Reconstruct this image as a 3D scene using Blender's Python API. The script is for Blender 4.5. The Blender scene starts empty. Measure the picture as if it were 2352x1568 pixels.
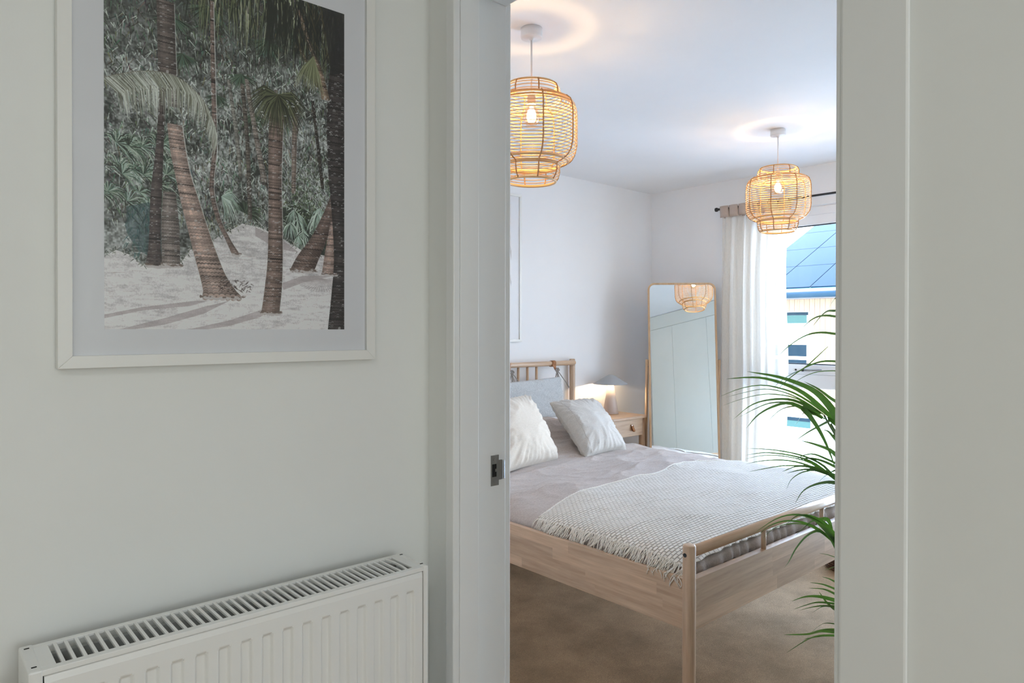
import bpy, bmesh, math, random
import numpy as np
from mathutils import Vector, Matrix, noise

random.seed(7)
rng = np.random.default_rng(11)
SC = bpy.context.scene
COL = SC.collection
PI = math.pi

# ------------------------------------------------------------------ camera
cam_data = bpy.data.cameras.new("camera")
cam = bpy.data.objects.new("camera", cam_data)
COL.objects.link(cam)
SC.camera = cam
FW = Vector((0.66356424, 0.74809921, -0.0054837)).normalized()
RT = Vector((0.74811458, -0.66356829, 0.00130639)).normalized()
UP = RT.cross(FW).normalized()
cam.matrix_world = Matrix(((RT.x, UP.x, -FW.x, 0.0), (RT.y, UP.y, -FW.y, 0.0), (RT.z, UP.z, -FW.z, 1.36), (0, 0, 0, 1)))
cam_data.sensor_width = 36.0
cam_data.lens = 24.288
cam_data.shift_y = -0.0079
cam_data.clip_start = 0.02

# ------------------------------------------------------------------ world, sun, daylight
SKY = 18.5
world = bpy.data.worlds.new("sky")
SC.world = world
world.use_nodes = True
wn, wl = world.node_tree.nodes, world.node_tree.links
wn.clear()
w_out = wn.new("ShaderNodeOutputWorld")
w_bg = wn.new("ShaderNodeBackground")
w_tc = wn.new("ShaderNodeTexCoord")
w_sep = wn.new("ShaderNodeSeparateXYZ")
w_ramp = wn.new("ShaderNodeValToRGB")
w_ramp.color_ramp.elements[0].position = 0.0
w_ramp.color_ramp.elements[0].color = (0.90, 0.94, 1.0, 1)
w_ramp.color_ramp.elements[1].position = 0.7
w_ramp.color_ramp.elements[1].color = (0.35, 0.58, 1.0, 1)
wl.new(w_tc.outputs["Generated"], w_sep.inputs[0])
wl.new(w_sep.outputs["Z"], w_ramp.inputs[0])
wl.new(w_ramp.outputs[0], w_bg.inputs[0])
w_bg.inputs[1].default_value = SKY
wl.new(w_bg.outputs[0], w_out.inputs[0])

def light(name, kind, loc, energy, color=(1, 1, 1), rot=(0, 0, 0), **kw):
    d = bpy.data.lights.new(name, kind)
    d.energy = energy
    d.color = color
    for k, v in kw.items():
        setattr(d, k, v)
    o = bpy.data.objects.new(name, d)
    o.location = loc
    o.rotation_euler = rot
    COL.objects.link(o)
    return o

sun = light("sun", "SUN", (0, 0, 8), 2.0, (1.0, 0.95, 0.87), angle=0.009)
sun.rotation_euler = Vector((0.72, 0.28, -0.80)).to_track_quat("-Z", "Y").to_euler()
# portal that guides sky light through the bedroom window
pl = light("window_portal", "AREA", (4.47, 1.515, 1.105), 1.0, rot=(0, PI / 2, 0), shape="RECTANGLE", size=2.10, size_y=1.83)
pl.data.cycles.is_portal = True
# corridor: daylight from the corridor window on the right, added fill lamp below the ceiling, no fixture
light("corridor_window_daylight", "AREA", (0.25, -2.62, 1.45), 21.5, (0.93, 1.0, 1.03), rot=(PI / 2, 0, 0), shape="RECTANGLE", size=1.0, size_y=1.3)
light("corridor_fill_light", "AREA", (-0.6, -0.6, 2.33), 6.8, (0.97, 1.0, 0.98), rot=(0, 0, 0), shape="DISK", size=0.34)

SC.view_settings.view_transform = "Standard"
SC.view_settings.look = "None"
SC.view_settings.exposure = 0.0
SC.view_settings.gamma = 1.0
SC.view_settings.use_curve_mapping = False
SC.cycles.max_bounces = 10
SC.cycles.diffuse_bounces = 7
SC.cycles.glossy_bounces = 5
SC.cycles.transparent_max_bounces = 24
SC.cycles.transmission_bounces = 6
SC.cycles.sample_clamp_indirect = 6.0
SC.cycles.caustics_reflective = False
SC.cycles.caustics_refractive = False
SC.cycles.use_denoising = True

# ------------------------------------------------------------------ material helpers
def base_mat(name):
    m = bpy.data.materials.new(name)
    m.use_nodes = True
    nt = m.node_tree
    b = nt.nodes["Principled BSDF"]
    return m, nt, b

def node(nt, kind, **kw):
    n = nt.nodes.new(kind)
    for k, v in kw.items():
        setattr(n, k, v)
    return n

def coords(nt, scale=(1, 1, 1), src="Object", rot=(0, 0, 0)):
    tc = node(nt, "ShaderNodeTexCoord")
    mp = node(nt, "ShaderNodeMapping")
    mp.inputs["Scale"].default_value = scale
    mp.inputs["Rotation"].default_value = rot
    nt.links.new(tc.outputs[src], mp.inputs[0])
    return mp.outputs[0]

def noise_tex(nt, vec, scale, detail=4.0, rough=0.55):
    n = node(nt, "ShaderNodeTexNoise")
    n.inputs["Scale"].default_value = scale
    n.inputs["Detail"].default_value = detail
    n.inputs["Roughness"].default_value = rough
    nt.links.new(vec, n.inputs["Vector"])
    return n.outputs["Fac"]

def ramp2(nt, fac, c0, c1, p0=0.3, p1=0.7):
    r = node(nt, "ShaderNodeValToRGB")
    r.color_ramp.elements[0].position = p0
    r.color_ramp.elements[0].color = (*c0, 1)
    r.color_ramp.elements[1].position = p1
    r.color_ramp.elements[1].color = (*c1, 1)
    nt.links.new(fac, r.inputs[0])
    return r.outputs[0]

def bump(nt, b, h, strength=0.3, dist=0.002):
    bp = node(nt, "ShaderNodeBump")
    bp.inputs["Strength"].default_value = strength
    bp.inputs["Distance"].default_value = dist
    nt.links.new(h, bp.inputs["Height"])
    nt.links.new(bp.outputs[0], b.inputs["Normal"])
    return bp

def paint(name, col, rough=0.6, bscale=220.0, bstr=0.08, var=0.015, metal=0.0, spec=0.5):
    m, nt, b = base_mat(name)
    v = coords(nt)
    f = noise_tex(nt, v, 2.2)
    c0 = tuple(max(0, c - var) for c in col)
    c1 = tuple(min(1, c + var) for c in col)
    nt.links.new(ramp2(nt, f, c0, c1), b.inputs["Base Color"])
    b.inputs["Roughness"].default_value = rough
    b.inputs["Metallic"].default_value = metal
    b.inputs["Specular IOR Level"].default_value = spec
    if bstr:
        bump(nt, b, noise_tex(nt, v, bscale, 2.0), bstr, 0.001)
    return m

def wood(name, c0, c1, axis="x", rough=0.38, rnd=0.12, coat=0.35, crough=0.28):
    """pale birch: stretched grain, per-piece tone"""
    m, nt, b = base_mat(name)
    sc = {"x": (2.5, 40, 40), "y": (40, 2.5, 40), "z": (40, 40, 2.5)}[axis]
    oi = node(nt, "ShaderNodeObjectInfo")
    add = node(nt, "ShaderNodeVectorMath", operation="ADD")
    v = coords(nt, sc)
    comb = node(nt, "ShaderNodeCombineXYZ")
    mul = node(nt, "ShaderNodeMath", operation="MULTIPLY")
    mul.inputs[1].default_value = 37.0
    nt.links.new(oi.outputs["Random"], mul.inputs[0])
    for i in range(3):
        nt.links.new(mul.outputs[0], comb.inputs[i])
    nt.links.new(v, add.inputs[0])
    nt.links.new(comb.outputs[0], add.inputs[1])
    f = noise_tex(nt, add.outputs[0], 1.6, 6.0, 0.62)
    col = ramp2(nt, f, c0, c1, 0.32, 0.72)
    hs = node(nt, "ShaderNodeHueSaturation")
    mr = node(nt, "ShaderNodeMapRange")
    mr.inputs["To Min"].default_value = 1.0 - rnd
    mr.inputs["To Max"].default_value = 1.0 + rnd
    nt.links.new(oi.outputs["Random"], mr.inputs["Value"])
    nt.links.new(mr.outputs[0], hs.inputs["Value"])
    nt.links.new(col, hs.inputs["Color"])
    nt.links.new(hs.outputs[0], b.inputs["Base Color"])
    b.inputs["Roughness"].default_value = rough
    b.inputs["Coat Weight"].default_value = coat
    b.inputs["Coat Roughness"].default_value = crough
    bump(nt, b, f, 0.08, 0.001)
    return m

def fabric(name, c0, c1, weave=900.0, bstr=0.25, wrinkle=0.0, rough=0.9, sheen=0.2, stretch=(1, 1, 1), wscale=14.0):
    m, nt, b = base_mat(name)
    v = coords(nt)
    f = noise_tex(nt, v, 160.0, 4.0, 0.7)
    nt.links.new(ramp2(nt, f, c0, c1, 0.35, 0.65), b.inputs["Base Color"])
    b.inputs["Roughness"].default_value = rough
    b.inputs["Sheen Weight"].default_value = sheen
    v2 = coords(nt, stretch)
    w = noise_tex(nt, v2, wscale, 6.0, 0.62)
    fine = noise_tex(nt, v, weave, 2.0, 0.6)
    mx = node(nt, "ShaderNodeMath", operation="MULTIPLY_ADD")
    mx.inputs[1].default_value = wrinkle
    nt.links.new(w, mx.inputs[0])
    ml = node(nt, "ShaderNodeMath", operation="MULTIPLY")
    ml.inputs[1].default_value = 0.12
    nt.links.new(fine, ml.inputs[0])
    nt.links.new(ml.outputs[0], mx.inputs[2])
    bump(nt, b, mx.outputs[0], bstr, 0.01)
    return m

def emission(name, col, strength):
    m, nt, b = base_mat(name)
    b.inputs["Base Color"].default_value = (*col, 1)
    b.inputs["Emission Color"].default_value = (*col, 1)
    b.inputs["Emission Strength"].default_value = strength
    return m

def thin_glass(name, tint=(1, 1, 1), refl=1.0, rough=0.0):
    m = bpy.data.materials.new(name)
    m.use_nodes = True
    nt = m.node_tree
    nt.nodes.clear()
    out = node(nt, "ShaderNodeOutputMaterial")
    tr = node(nt, "ShaderNodeBsdfTransparent")
    tr.inputs[0].default_value = (*tint, 1)
    gl = node(nt, "ShaderNodeBsdfGlossy")
    gl.inputs["Roughness"].default_value = rough
    fr = node(nt, "ShaderNodeFresnel")
    fr.inputs[0].default_value = 1.45
    mu = node(nt, "ShaderNodeMath", operation="MULTIPLY")
    mu.inputs[1].default_value = refl
    mx = node(nt, "ShaderNodeMixShader")
    nt.links.new(fr.outputs[0], mu.inputs[0])
    nt.links.new(mu.outputs[0], mx.inputs[0])
    nt.links.new(tr.outputs[0], mx.inputs[1])
    nt.links.new(gl.outputs[0], mx.inputs[2])
    nt.links.new(mx.outputs[0], out.inputs[0])
    return m

# ------------------------------------------------------------------ geometry helpers
class MB:
    def __init__(s):
        s.v, s.f, s.sm, s.uv = [], [], [], []

    def add(s, vs, fs, smooth=False, uvs=None):
        o = len(s.v)
        s.v += [tuple(p) for p in vs]
        for f in fs:
            s.f.append(tuple(i + o for i in f))
            s.sm.append(smooth)
        s.uv += uvs if uvs else [(0, 0)] * len(vs)

    def box(s, a, b):
        (x0, y0, z0), (x1, y1, z1) = a, b
        x0, x1 = min(x0, x1), max(x0, x1)
        y0, y1 = min(y0, y1), max(y0, y1)
        z0, z1 = min(z0, z1), max(z0, z1)
        s.add([(x0, y0, z0), (x1, y0, z0), (x1, y1, z0), (x0, y1, z0), (x0, y0, z1), (x1, y0, z1), (x1, y1, z1), (x0, y1, z1)],
              [(0, 3, 2, 1), (4, 5, 6, 7), (0, 1, 5, 4), (1, 2, 6, 5), (2, 3, 7, 6), (3, 0, 4, 7)])

    def hexa(s, p):
        s.add(p, [(0, 3, 2, 1), (4, 5, 6, 7), (0, 1, 5, 4), (1, 2, 6, 5), (2, 3, 7, 6), (3, 0, 4, 7)])

    def tube(s, pts, r, n=10, closed=False, caps=True, smooth=True, up=None):
        pts = [Vector(p) for p in pts]
        k = len(pts)
        rr = r if isinstance(r, (list, tuple)) else [r] * k
        rings = []
        prev = None
        for i, p in enumerate(pts):
            if closed:
                t = pts[(i + 1) % k] - pts[i - 1]
            else:
                t = pts[min(i + 1, k - 1)] - pts[max(i - 1, 0)]
            t.normalize()
            if prev is None:
                a = Vector(up) if up else (Vector((0, 0, 1)) if abs(t.z) < 0.9 else Vector((1, 0, 0)))
                x = t.cross(a).normalized()
            else:
                x = (prev - t * prev.dot(t)).normalized()
            prev = x
            y = t.cross(x)
            rings.append([p + (x * math.cos(2 * PI * j / n) + y * math.sin(2 * PI * j / n)) * rr[i] for j in range(n)])
        vs = [q for g in rings for q in g]
        fs = []
        m = k if closed else k - 1
        for i in range(m):
            a, b = i * n, ((i + 1) % k) * n
            for j in range(n):
                fs.append((a + j, a + (j + 1) % n, b + (j + 1) % n, b + j))
        o = len(s.v)
        s.add(vs, fs, smooth)
        if caps and not closed:
            s.f.append(tuple(o + j for j in range(n))[::-1]); s.sm.append(False)
            s.f.append(tuple(o + (k - 1) * n + j for j in range(n))); s.sm.append(False)

    def lathe(s, prof, n=32, c=(0, 0, 0), smooth=True, cap=False):
        vs = []
        for r, z in prof:
            for j in range(n):
                a = 2 * PI * j / n
                vs.append((c[0] + r * math.cos(a), c[1] + r * math.sin(a), c[2] + z))
        fs = []
        for i in range(len(prof) - 1):
            for j in range(n):
                fs.append((i * n + j, i * n + (j + 1) % n, (i + 1) * n + (j + 1) % n, (i + 1) * n + j))
        o = len(s.v)
        s.add(vs, fs, smooth)
        if cap:
            s.f.append(tuple(o + j for j in range(n))[::-1]); s.sm.append(False)
            s.f.append(tuple(o + (len(prof) - 1) * n + j for j in range(n))); s.sm.append(False)

    def grid(s, P, smooth=True, uvs=None, wrap=False):
        nu, nv = len(P), len(P[0])
        fs = []
        for i in range(nu - 1):
            for j in range(nv - 1):
                fs.append((i * nv + j, (i + 1) * nv + j, (i + 1) * nv + j + 1, i * nv + j + 1))
        s.add([q for row in P for q in row], fs, smooth, [q for row in uvs for q in row] if uvs else None)

    def build(s, name, mat, parent=None, bevel=0.0, origin=None, solid=0.0, subsurf=0):
        vs = np.array([tuple(p) for p in s.v], float)
        lo, hi = vs.min(0), vs.max(0)
        org = Vector(origin) if origin else Vector(((lo[0] + hi[0]) / 2, (lo[1] + hi[1]) / 2, lo[2]))
        me = bpy.data.meshes.new(name)
        me.from_pydata([tuple(p - np.array(org)) for p in vs], [], s.f)
        me.polygons.foreach_set("use_smooth", s.sm)
        if any(u != (0, 0) for u in s.uv):
            uvl = me.uv_layers.new(name="UVMap")
            for lp in me.loops:
                uvl.data[lp.index].uv = s.uv[lp.vertex_index]
        me.materials.append(mat)
        me.update()
        o = bpy.data.objects.new(name, me)
        COL.objects.link(o)
        put(o, org, parent)
        if bevel:
            b = o.modifiers.new("bevel", "BEVEL")
            b.width = bevel
            b.segments = 2
            b.limit_method = "ANGLE"
        if solid:
            q = o.modifiers.new("solid", "SOLIDIFY")
            q.thickness = solid
            q.offset = 0
        if subsurf:
            q = o.modifiers.new("sub", "SUBSURF")
            q.levels = q.render_levels = subsurf
        return o

WLOC = {}
def put(o, org, parent=None):
    org = Vector(org)
    WLOC[o.name] = org.copy()
    if parent is not None:
        o.parent = parent
        o.location = org - WLOC[parent.name]
    else:
        o.location = org

def tag(o, label=None, cat=None, group=None, kind=None):
    if label: o["label"] = label
    if cat: o["category"] = cat
    if group: o["group"] = group
    if kind: o["kind"] = kind
    return o

def thing(name, loc, label=None, cat=None, group=None, kind=None):
    o = bpy.data.objects.new(name, None)
    o.empty_display_size = 0.1
    COL.objects.link(o)
    put(o, loc)
    return tag(o, label, cat, group, kind)

def box(name, a, b, mat, parent=None, bevel=0.0, kind=None):
    m = MB(); m.box(a, b)
    o = m.build(name, mat, parent, bevel)
    return tag(o, kind=kind)

def catmull(pts, n):
    P = [Vector(p) for p in pts]
    P = [P[0] * 2 - P[1]] + P + [P[-1] * 2 - P[-2]]
    out = []
    segs = len(P) - 3
    for i in range(n + 1):
        t = i / n * segs
        k = min(int(t), segs - 1)
        f = t - k
        a, b, c, d = P[k:k + 4]
        out.append(0.5 * ((2 * b) + (c - a) * f + (2 * a - 5 * b + 4 * c - d) * f * f + (3 * b - a - 3 * c + d) * f ** 3))
    return out

def copy_tree(o, parent=None):
    c = o.copy()
    COL.objects.link(c)
    if parent is not None:
        c.parent = parent
    for ch in list(o.children):
        copy_tree(ch, c)
    return c

# ------------------------------------------------------------------ materials
M_wall = paint("bedroom_wall_paint", (0.88, 0.88, 0.885), 0.75, bstr=0.05)
M_cwall = paint("corridor_wall_paint", (0.80, 0.812, 0.79), 0.7, bstr=0.06)
M_ceil = paint("ceiling_paint", (0.89, 0.885, 0.885), 0.85, bstr=0.04)
M_trim = paint("trim_gloss_paint", (0.80, 0.81, 0.80), 0.38, bscale=60, bstr=0.05)
M_rad = paint("radiator_enamel", (0.82, 0.82, 0.80), 0.28, bstr=0.0)
M_radgrey = paint("convector_steel", (0.34, 0.35, 0.34), 0.5, bstr=0.0)
M_brass = paint("old_brass", (0.50, 0.33, 0.16), 0.35, metal=0.9)
M_frame = paint("white_frame_lacquer", (0.80, 0.80, 0.77), 0.4, bstr=0.0)
M_mount = paint("mount_board", (0.88, 0.89, 0.92), 0.9, bscale=500, bstr=0.03)
M_steel = paint("brushed_steel", (0.30, 0.29, 0.27), 0.42, metal=0.85)
M_hole = paint("hole_shade", (0.01, 0.01, 0.01), 0.9, bstr=0)  # black that stands in for the shade inside holes and slots
M_black = paint("black_metal", (0.012, 0.012, 0.014), 0.45, bstr=0.0, var=0.002)
BC0, BC1 = (0.42, 0.275, 0.172), (0.63, 0.445, 0.30)
M_wx = wood("birch_x", BC0, BC1, "x")
M_wy = wood("birch_y", BC0, BC1, "y")
M_wz = wood("birch_z", BC0, BC1, "z")
M_rail = wood("birch_rail_lit", (0.50, 0.33, 0.20), (0.68, 0.48, 0.32), "x", 0.3, 0.05, 1.0, 0.2)  # birch made paler and glossier to imitate the highlight along the foot rail
M_oak = wood("oak_veneer", (0.50, 0.32, 0.18), (0.66, 0.45, 0.27), "z", rnd=0.04)
M_leather = paint("tan_leather", (0.36, 0.155, 0.06), 0.55, bscale=400, bstr=0.2)
M_cord = fabric("grey_cord", (0.26, 0.235, 0.21), (0.38, 0.35, 0.32))
M_duvet = fabric("taupe_linen", (0.45, 0.38, 0.335), (0.55, 0.475, 0.43), bstr=0.9, wrinkle=0.6, stretch=(1, 3, 1), wscale=26.0)
M_sheet = fabric("beige_pillow_linen", (0.56, 0.47, 0.39), (0.64, 0.55, 0.46), bstr=0.3, wrinkle=0.12)
M_cushion = fabric("ivory_cotton", (0.60, 0.54, 0.46), (0.68, 0.62, 0.54), bstr=0.3, wrinkle=0.10, wscale=9.0)
M_cushion2 = fabric("stone_cotton", (0.47, 0.44, 0.40), (0.55, 0.52, 0.475), bstr=0.3, wrinkle=0.10, wscale=9.0)
M_headc = fabric("grey_wool", (0.42, 0.44, 0.45), (0.62, 0.635, 0.635), bstr=0.4, wrinkle=0.02)
M_matt = fabric("mattress_ticking", (0.7, 0.68, 0.65), (0.76, 0.74, 0.7))
M_rattan = paint("rattan_cane", (0.70, 0.43, 0.19), 0.5, bscale=300, bstr=0.1, var=0.06)
M_rattan_dark = paint("rattan_binding", (0.44, 0.23, 0.09), 0.6, bscale=500, bstr=0.2, var=0.05)
M_white = paint("white_plastic", (0.82, 0.81, 0.80), 0.45, bstr=0.0)
M_shade = paint("grey_lamp_metal", (0.40, 0.41, 0.42), 0.55, bstr=0.0)
M_cone = paint("taupe_lamp_metal", (0.50, 0.43, 0.39), 0.38, bstr=0.0)
M_bulb = emission("warm_bulb", (1.0, 0.70, 0.38), 420.0)
M_bulbglass = thin_glass("bulb_glass", (1.0, 0.93, 0.82), 0.8)
M_lampbulb = emission("warm_lamp_bulb", (1.0, 0.74, 0.46), 750.0)
M_glass = thin_glass("window_glass", (0.97, 0.99, 0.99), 0.6)
M_pglass = thin_glass("picture_glass", (1, 1, 1), 0.7)
M_upvc = paint("white_upvc", (0.90, 0.92, 0.95), 0.35, bstr=0.0)
M_gasket = paint("black_gasket", (0.03, 0.04, 0.05), 0.6, bstr=0.0)
M_stemM = paint("palm_stem", (0.10, 0.17, 0.05), 0.5, bstr=0.1)
M_pot = paint("dark_planter", (0.06, 0.055, 0.05), 0.6, bstr=0.2)
M_soil = paint("potting_soil", (0.05, 0.035, 0.02), 0.95, bscale=80, bstr=0.8)
M_basket = paint("dark_wicker", (0.10, 0.05, 0.028), 0.7, bscale=300, bstr=0.4, var=0.03)
M_sage = paint("sage_laminate", (0.69, 0.72, 0.68), 0.6, bstr=0.0)

# mirror glass
M_mirror, _nt, _b = base_mat("mirror_silver")
_b.inputs["Base Color"].default_value = (0.85, 0.885, 0.875, 1)
_b.inputs["Metallic"].default_value = 1.0
_b.inputs["Roughness"].default_value = 0.0

# carpet
M_carpet, _nt, _b = base_mat("taupe_carpet")
_v = coords(_nt)
_f = noise_tex(_nt, _v, 3.2, 5.0, 0.6)
_f2 = noise_tex(_nt, _v, 420.0, 2.0, 0.7)
_c = ramp2(_nt, _f, (0.37, 0.24, 0.125), (0.66, 0.44, 0.25), 0.3, 0.7)
_mx = node(_nt, "ShaderNodeMixRGB", blend_type="MULTIPLY")
_mx.inputs[0].default_value = 0.75
_nt.links.new(_c, _mx.inputs[1])
_nt.links.new(ramp2(_nt, _f2, (0.42, 0.42, 0.42), (1.2, 1.2, 1.2), 0.3, 0.7), _mx.inputs[2])
_nt.links.new(_mx.outputs[0], _b.inputs["Base Color"])
_b.inputs["Roughness"].default_value = 1.0
bump(_nt, _b, _f2, 0.9, 0.006)

# throw: thick basket weave from its own UVs (metres)
M_throw, _nt, _b = base_mat("basket_weave_cotton")
_tc = node(_nt, "ShaderNodeTexCoord")
_br = node(_nt, "ShaderNodeTexBrick")
_br.offset = 0.5
_br.inputs["Scale"].default_value = 1.0
_br.inputs["Brick Width"].default_value = 0.021
_br.inputs["Row Height"].default_value = 0.0125
_br.inputs["Mortar Size"].default_value = 0.0022
_br.inputs["Mortar Smooth"].default_value = 1.0
_br.inputs["Color1"].default_value = (0.80, 0.755, 0.68, 1)
_br.inputs["Color2"].default_value = (0.73, 0.685, 0.61, 1)
_br.inputs["Mortar"].default_value = (0.60, 0.535, 0.45, 1)
_nt.links.new(_tc.outputs["UV"], _br.inputs["Vector"])
_nt.links.new(_br.outputs["Color"], _b.inputs["Base Color"])
_b.inputs["Roughness"].default_value = 0.95
_b.inputs["Sheen Weight"].default_value = 0.2
_iv = node(_nt, "ShaderNodeMath", operation="SUBTRACT")
_iv.inputs[0].default_value = 1.0
_nt.links.new(_br.outputs["Fac"], _iv.inputs[1])
bump(_nt, _b, _iv.outputs[0], 0.9, 0.006)
M_fringe = fabric("fringe_cotton", (0.70, 0.65, 0.56), (0.80, 0.75, 0.67))

# curtain linen: light passes through
def sheer(name, col, transl, transp):
    m = bpy.data.materials.new(name)
    m.use_nodes = True
    nt = m.node_tree
    nt.nodes.clear()
    out = node(nt, "ShaderNodeOutputMaterial")
    df = node(nt, "ShaderNodeBsdfDiffuse")
    tl = node(nt, "ShaderNodeBsdfTranslucent")
    tp = node(nt, "ShaderNodeBsdfTransparent")
    v = coords(nt, (1, 1, 0.15))
    f = noise_tex(nt, v, 500.0, 3.0, 0.7)
    c = ramp2(nt, f, tuple(x * 0.86 for x in col), col)
    nt.links.new(c, df.inputs[0]); nt.links.new(c, tl.inputs[0])
    m1 = node(nt, "ShaderNodeMixShader"); m1.inputs[0].default_value = transl
    m2 = node(nt, "ShaderNodeMixShader"); m2.inputs[0].default_value = transp
    nt.links.new(df.outputs[0], m1.inputs[1]); nt.links.new(tl.outputs[0], m1.inputs[2])
    nt.links.new(m1.outputs[0], m2.inputs[1]); nt.links.new(tp.outputs[0], m2.inputs[2])
    nt.links.new(m2.outputs[0], out.inputs[0])
    return m
M_curtain = sheer("sheer_linen", (0.97, 0.935, 0.875), 0.76, 0.18)
M_header = sheer("doubled_linen", (0.62, 0.51, 0.44), 0.15, 0.0)

# leaf
M_leaf, _nt, _b = base_mat("palm_leaf")
_v = coords(_nt)
_f = noise_tex(_nt, _v, 30.0, 3.0)
_nt.links.new(ramp2(_nt, _f, (0.018, 0.055, 0.016), (0.05, 0.13, 0.03)), _b.inputs["Base Color"])
_b.inputs["Roughness"].default_value = 0.3
_b.inputs["Specular IOR Level"].default_value = 0.6
_tl = node(_nt, "ShaderNodeBsdfTranslucent"); _tl.inputs[0].default_value = (0.11, 0.26, 0.03, 1)
_ms = node(_nt, "ShaderNodeMixShader"); _ms.inputs[0].default_value = 0.42
_nt.links.new(_b.outputs[0], _ms.inputs[1]); _nt.links.new(_tl.outputs[0], _ms.inputs[2])
_nt.links.new(_ms.outputs[0], _nt.nodes["Material Output"].inputs[0])

# ================================================================== SETTING
XD0, XD1 = 0.831, 0.968          # partition with the doorway
YP = 1.20                        # corridor wall with the picture
XB, YA = 4.334, 3.267            # far wall (window) and headboard wall
box("floor", (-1.7, -2.8, -0.12), (4.46, 3.40, 0.0), M_carpet, kind="structure")
box("ceiling", (-1.7, -2.8, 2.40), (4.46, 3.40, 2.52), M_ceil, kind="structure")
box("wall_left", (-1.7, YP, 0), (XD0, YP + 0.1, 2.4), M_cwall, kind="structure")
box("wall_back", (-1.7, -2.8, 0), (-1.6, YP, 2.4), M_cwall, kind="structure")
m = MB()                          # corridor end wall with its window opening
m.box((-1.6, -2.8, 0), (-0.25, -2.7, 2.4)); m.box((0.75, -2.8, 0), (XD0, -2.7, 2.4))
m.box((-0.25, -2.8, 0), (0.75, -2.7, 0.8)); m.box((-0.25, -2.8, 2.1), (0.75, -2.7, 2.4))
tag(m.build("wall_right", M_cwall), kind="structure")
m = MB()
m.box((XD0, 1.13, 0), (XD1, 3.40, 2.4)); m.box((XD0, -2.8, 0), (XD1, 0.318, 2.4)); m.box((XD0, 0.318, 2.075), (XD1, 1.13, 2.4))
tag(m.build("wall_front", M_cwall), kind="structure")
m = MB()                          # bedroom face of the same partition
m.box((XD1, 1.165, 0), (XD1 + 0.004, YA, 2.4)); m.box((XD1, -0.30, 0), (XD1 + 0.004, 0.28, 2.4)); m.box((XD1, 0.28, 2.11), (XD1 + 0.004, 1.165, 2.4))
tag(m.build("wall_near", M_wall), kind="structure")
box("wall_far_left", (XD1, YA, 0), (XB + 0.12, 3.40, 2.4), M_wall, kind="structure")
box("wall_far_right", (XD1, -0.42, 0), (XB + 0.12, -0.30, 2.4), M_wall, kind="structure")
WY0, WY1, WZ0, WZ1 = 0.60, 2.43, 0.06, 2.150
m = MB()
m.box((XB, WY1, 0), (XB + 0.12, YA, 2.4)); m.box((XB, -0.30, 0), (XB + 0.12, WY0, 2.4))
m.box((XB, WY0, WZ1), (XB + 0.12, WY1, 2.4)); m.box((XB, WY0, 0), (XB + 0.12, WY1, WZ0))
tag(m.build("wall_far", M_wall), kind="structure")
def skirting(name, a, b):
    tag(box(name, a, b, M_trim, bevel=0.003), kind="structure")
skirting("baseboard_left", (1.05, YA - 0.015, 0), (XB, YA, 0.12))
skirting("baseboard_far", (XB - 0.015, WY1 + 0.01, 0), (XB, YA - 0.015, 0.12))
skirting("baseboard_back", (-1.6, YP - 0.015, 0), (XD0 - 0.001, YP, 0.12))

# ---- doorway: lining, stop, architraves, strike plate
door = thing("door_1", (XD0, 0.72, 0), kind="structure")
RY1, RY0, RZ = 1.112, 0.340, 2.047            # rebate faces
SY1, SY0, SZ = 1.092, 0.360, 2.027            # stop faces
box("lining", (XD0, RY1, 0), (XD1, RY1 + 0.018, RZ + 0.02), M_trim, door, 0.0015)
box("lining", (XD0, RY0 - 0.022, 0), (XD1, RY0, RZ + 0.02), M_trim, door, 0.0015)
box("head_lining", (XD0, RY0, RZ), (XD1, RY1, RZ + 0.02), M_trim, door, 0.0015)
box("stop", (XD0 + 0.0005, SY1, 0), (0.879, RY1, SZ), M_trim, door, 0.0015)
box("stop", (XD0 + 0.0005, RY0, 0), (0.879, SY0, SZ), M_trim, door, 0.003)
box("head_stop", (XD0 + 0.0005, RY0, SZ), (0.879, RY1, RZ), M_trim, door, 0.003)
XA = 0.815
box("architrave", (XA, SY1 + 0.0, 0), (XD0, 1.118, SZ + 0.026), M_trim, door, 0.0025)
box("architrave", (0.8245, 0.2780, 0), (XD0, 0.3515, SZ + 0.07), M_trim, door, 0.003)
box("head_architrave", (XA, 0.3475, SZ + 0.006), (XD0, SY1, SZ + 0.076), M_trim, door, 0.0035)
box("architrave", (XD1 + 0.0041, RY1 + 0.006, 0), (XD1 + 0.02, RY1 + 0.075, RZ + 0.075), M_trim, door, 0.003)
box("architrave", (XD1 + 0.0041, RY0 - 0.075, 0), (XD1 + 0.02, RY0 - 0.006, RZ + 0.075), M_trim, door, 0.003)
# strike plate: forend with keep hole, lip folding round the edge
sp = MB()
zc, yf = 1.0635, RY1 - 0.0012
x0, x1 = 0.9275, 0.9485
zb, zt = zc - 0.032, zc + 0.032
hb, ht = zc - 0.0135, zc + 0.0135
hx0, hx1 = x0 + 0.0025, x0 + 0.0150
for a, b in (((x0, hb), (hx0, ht)), ((hx1, hb), (x1, ht)), ((x0, zb), (x1, hb)), ((x0, ht), (x1, zt)), ((x1, zc - 0.021), (0.9575, zc + 0.021))):
    sp.box((a[0], yf, a[1]), (b[0], RY1 + 0.0006, b[1]))
spo = sp.build("strike_plate", M_steel, door)
spo["label"] = "brushed steel strike plate"
lip = MB()
lip.tube([(0.9575, yf + 0.001, zc), (0.9575, yf + 0.001, zc + 0.0001)], 0.0001, 4)
lip = MB(); lip.box((0.9565, yf - 0.0035, zc - 0.020), (0.9625, yf + 0.001, zc + 0.020))
o = lip.build("lip", paint("bright_steel", (0.55, 0.58, 0.62), 0.25, metal=0.9), spo, 0.0012)
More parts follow.
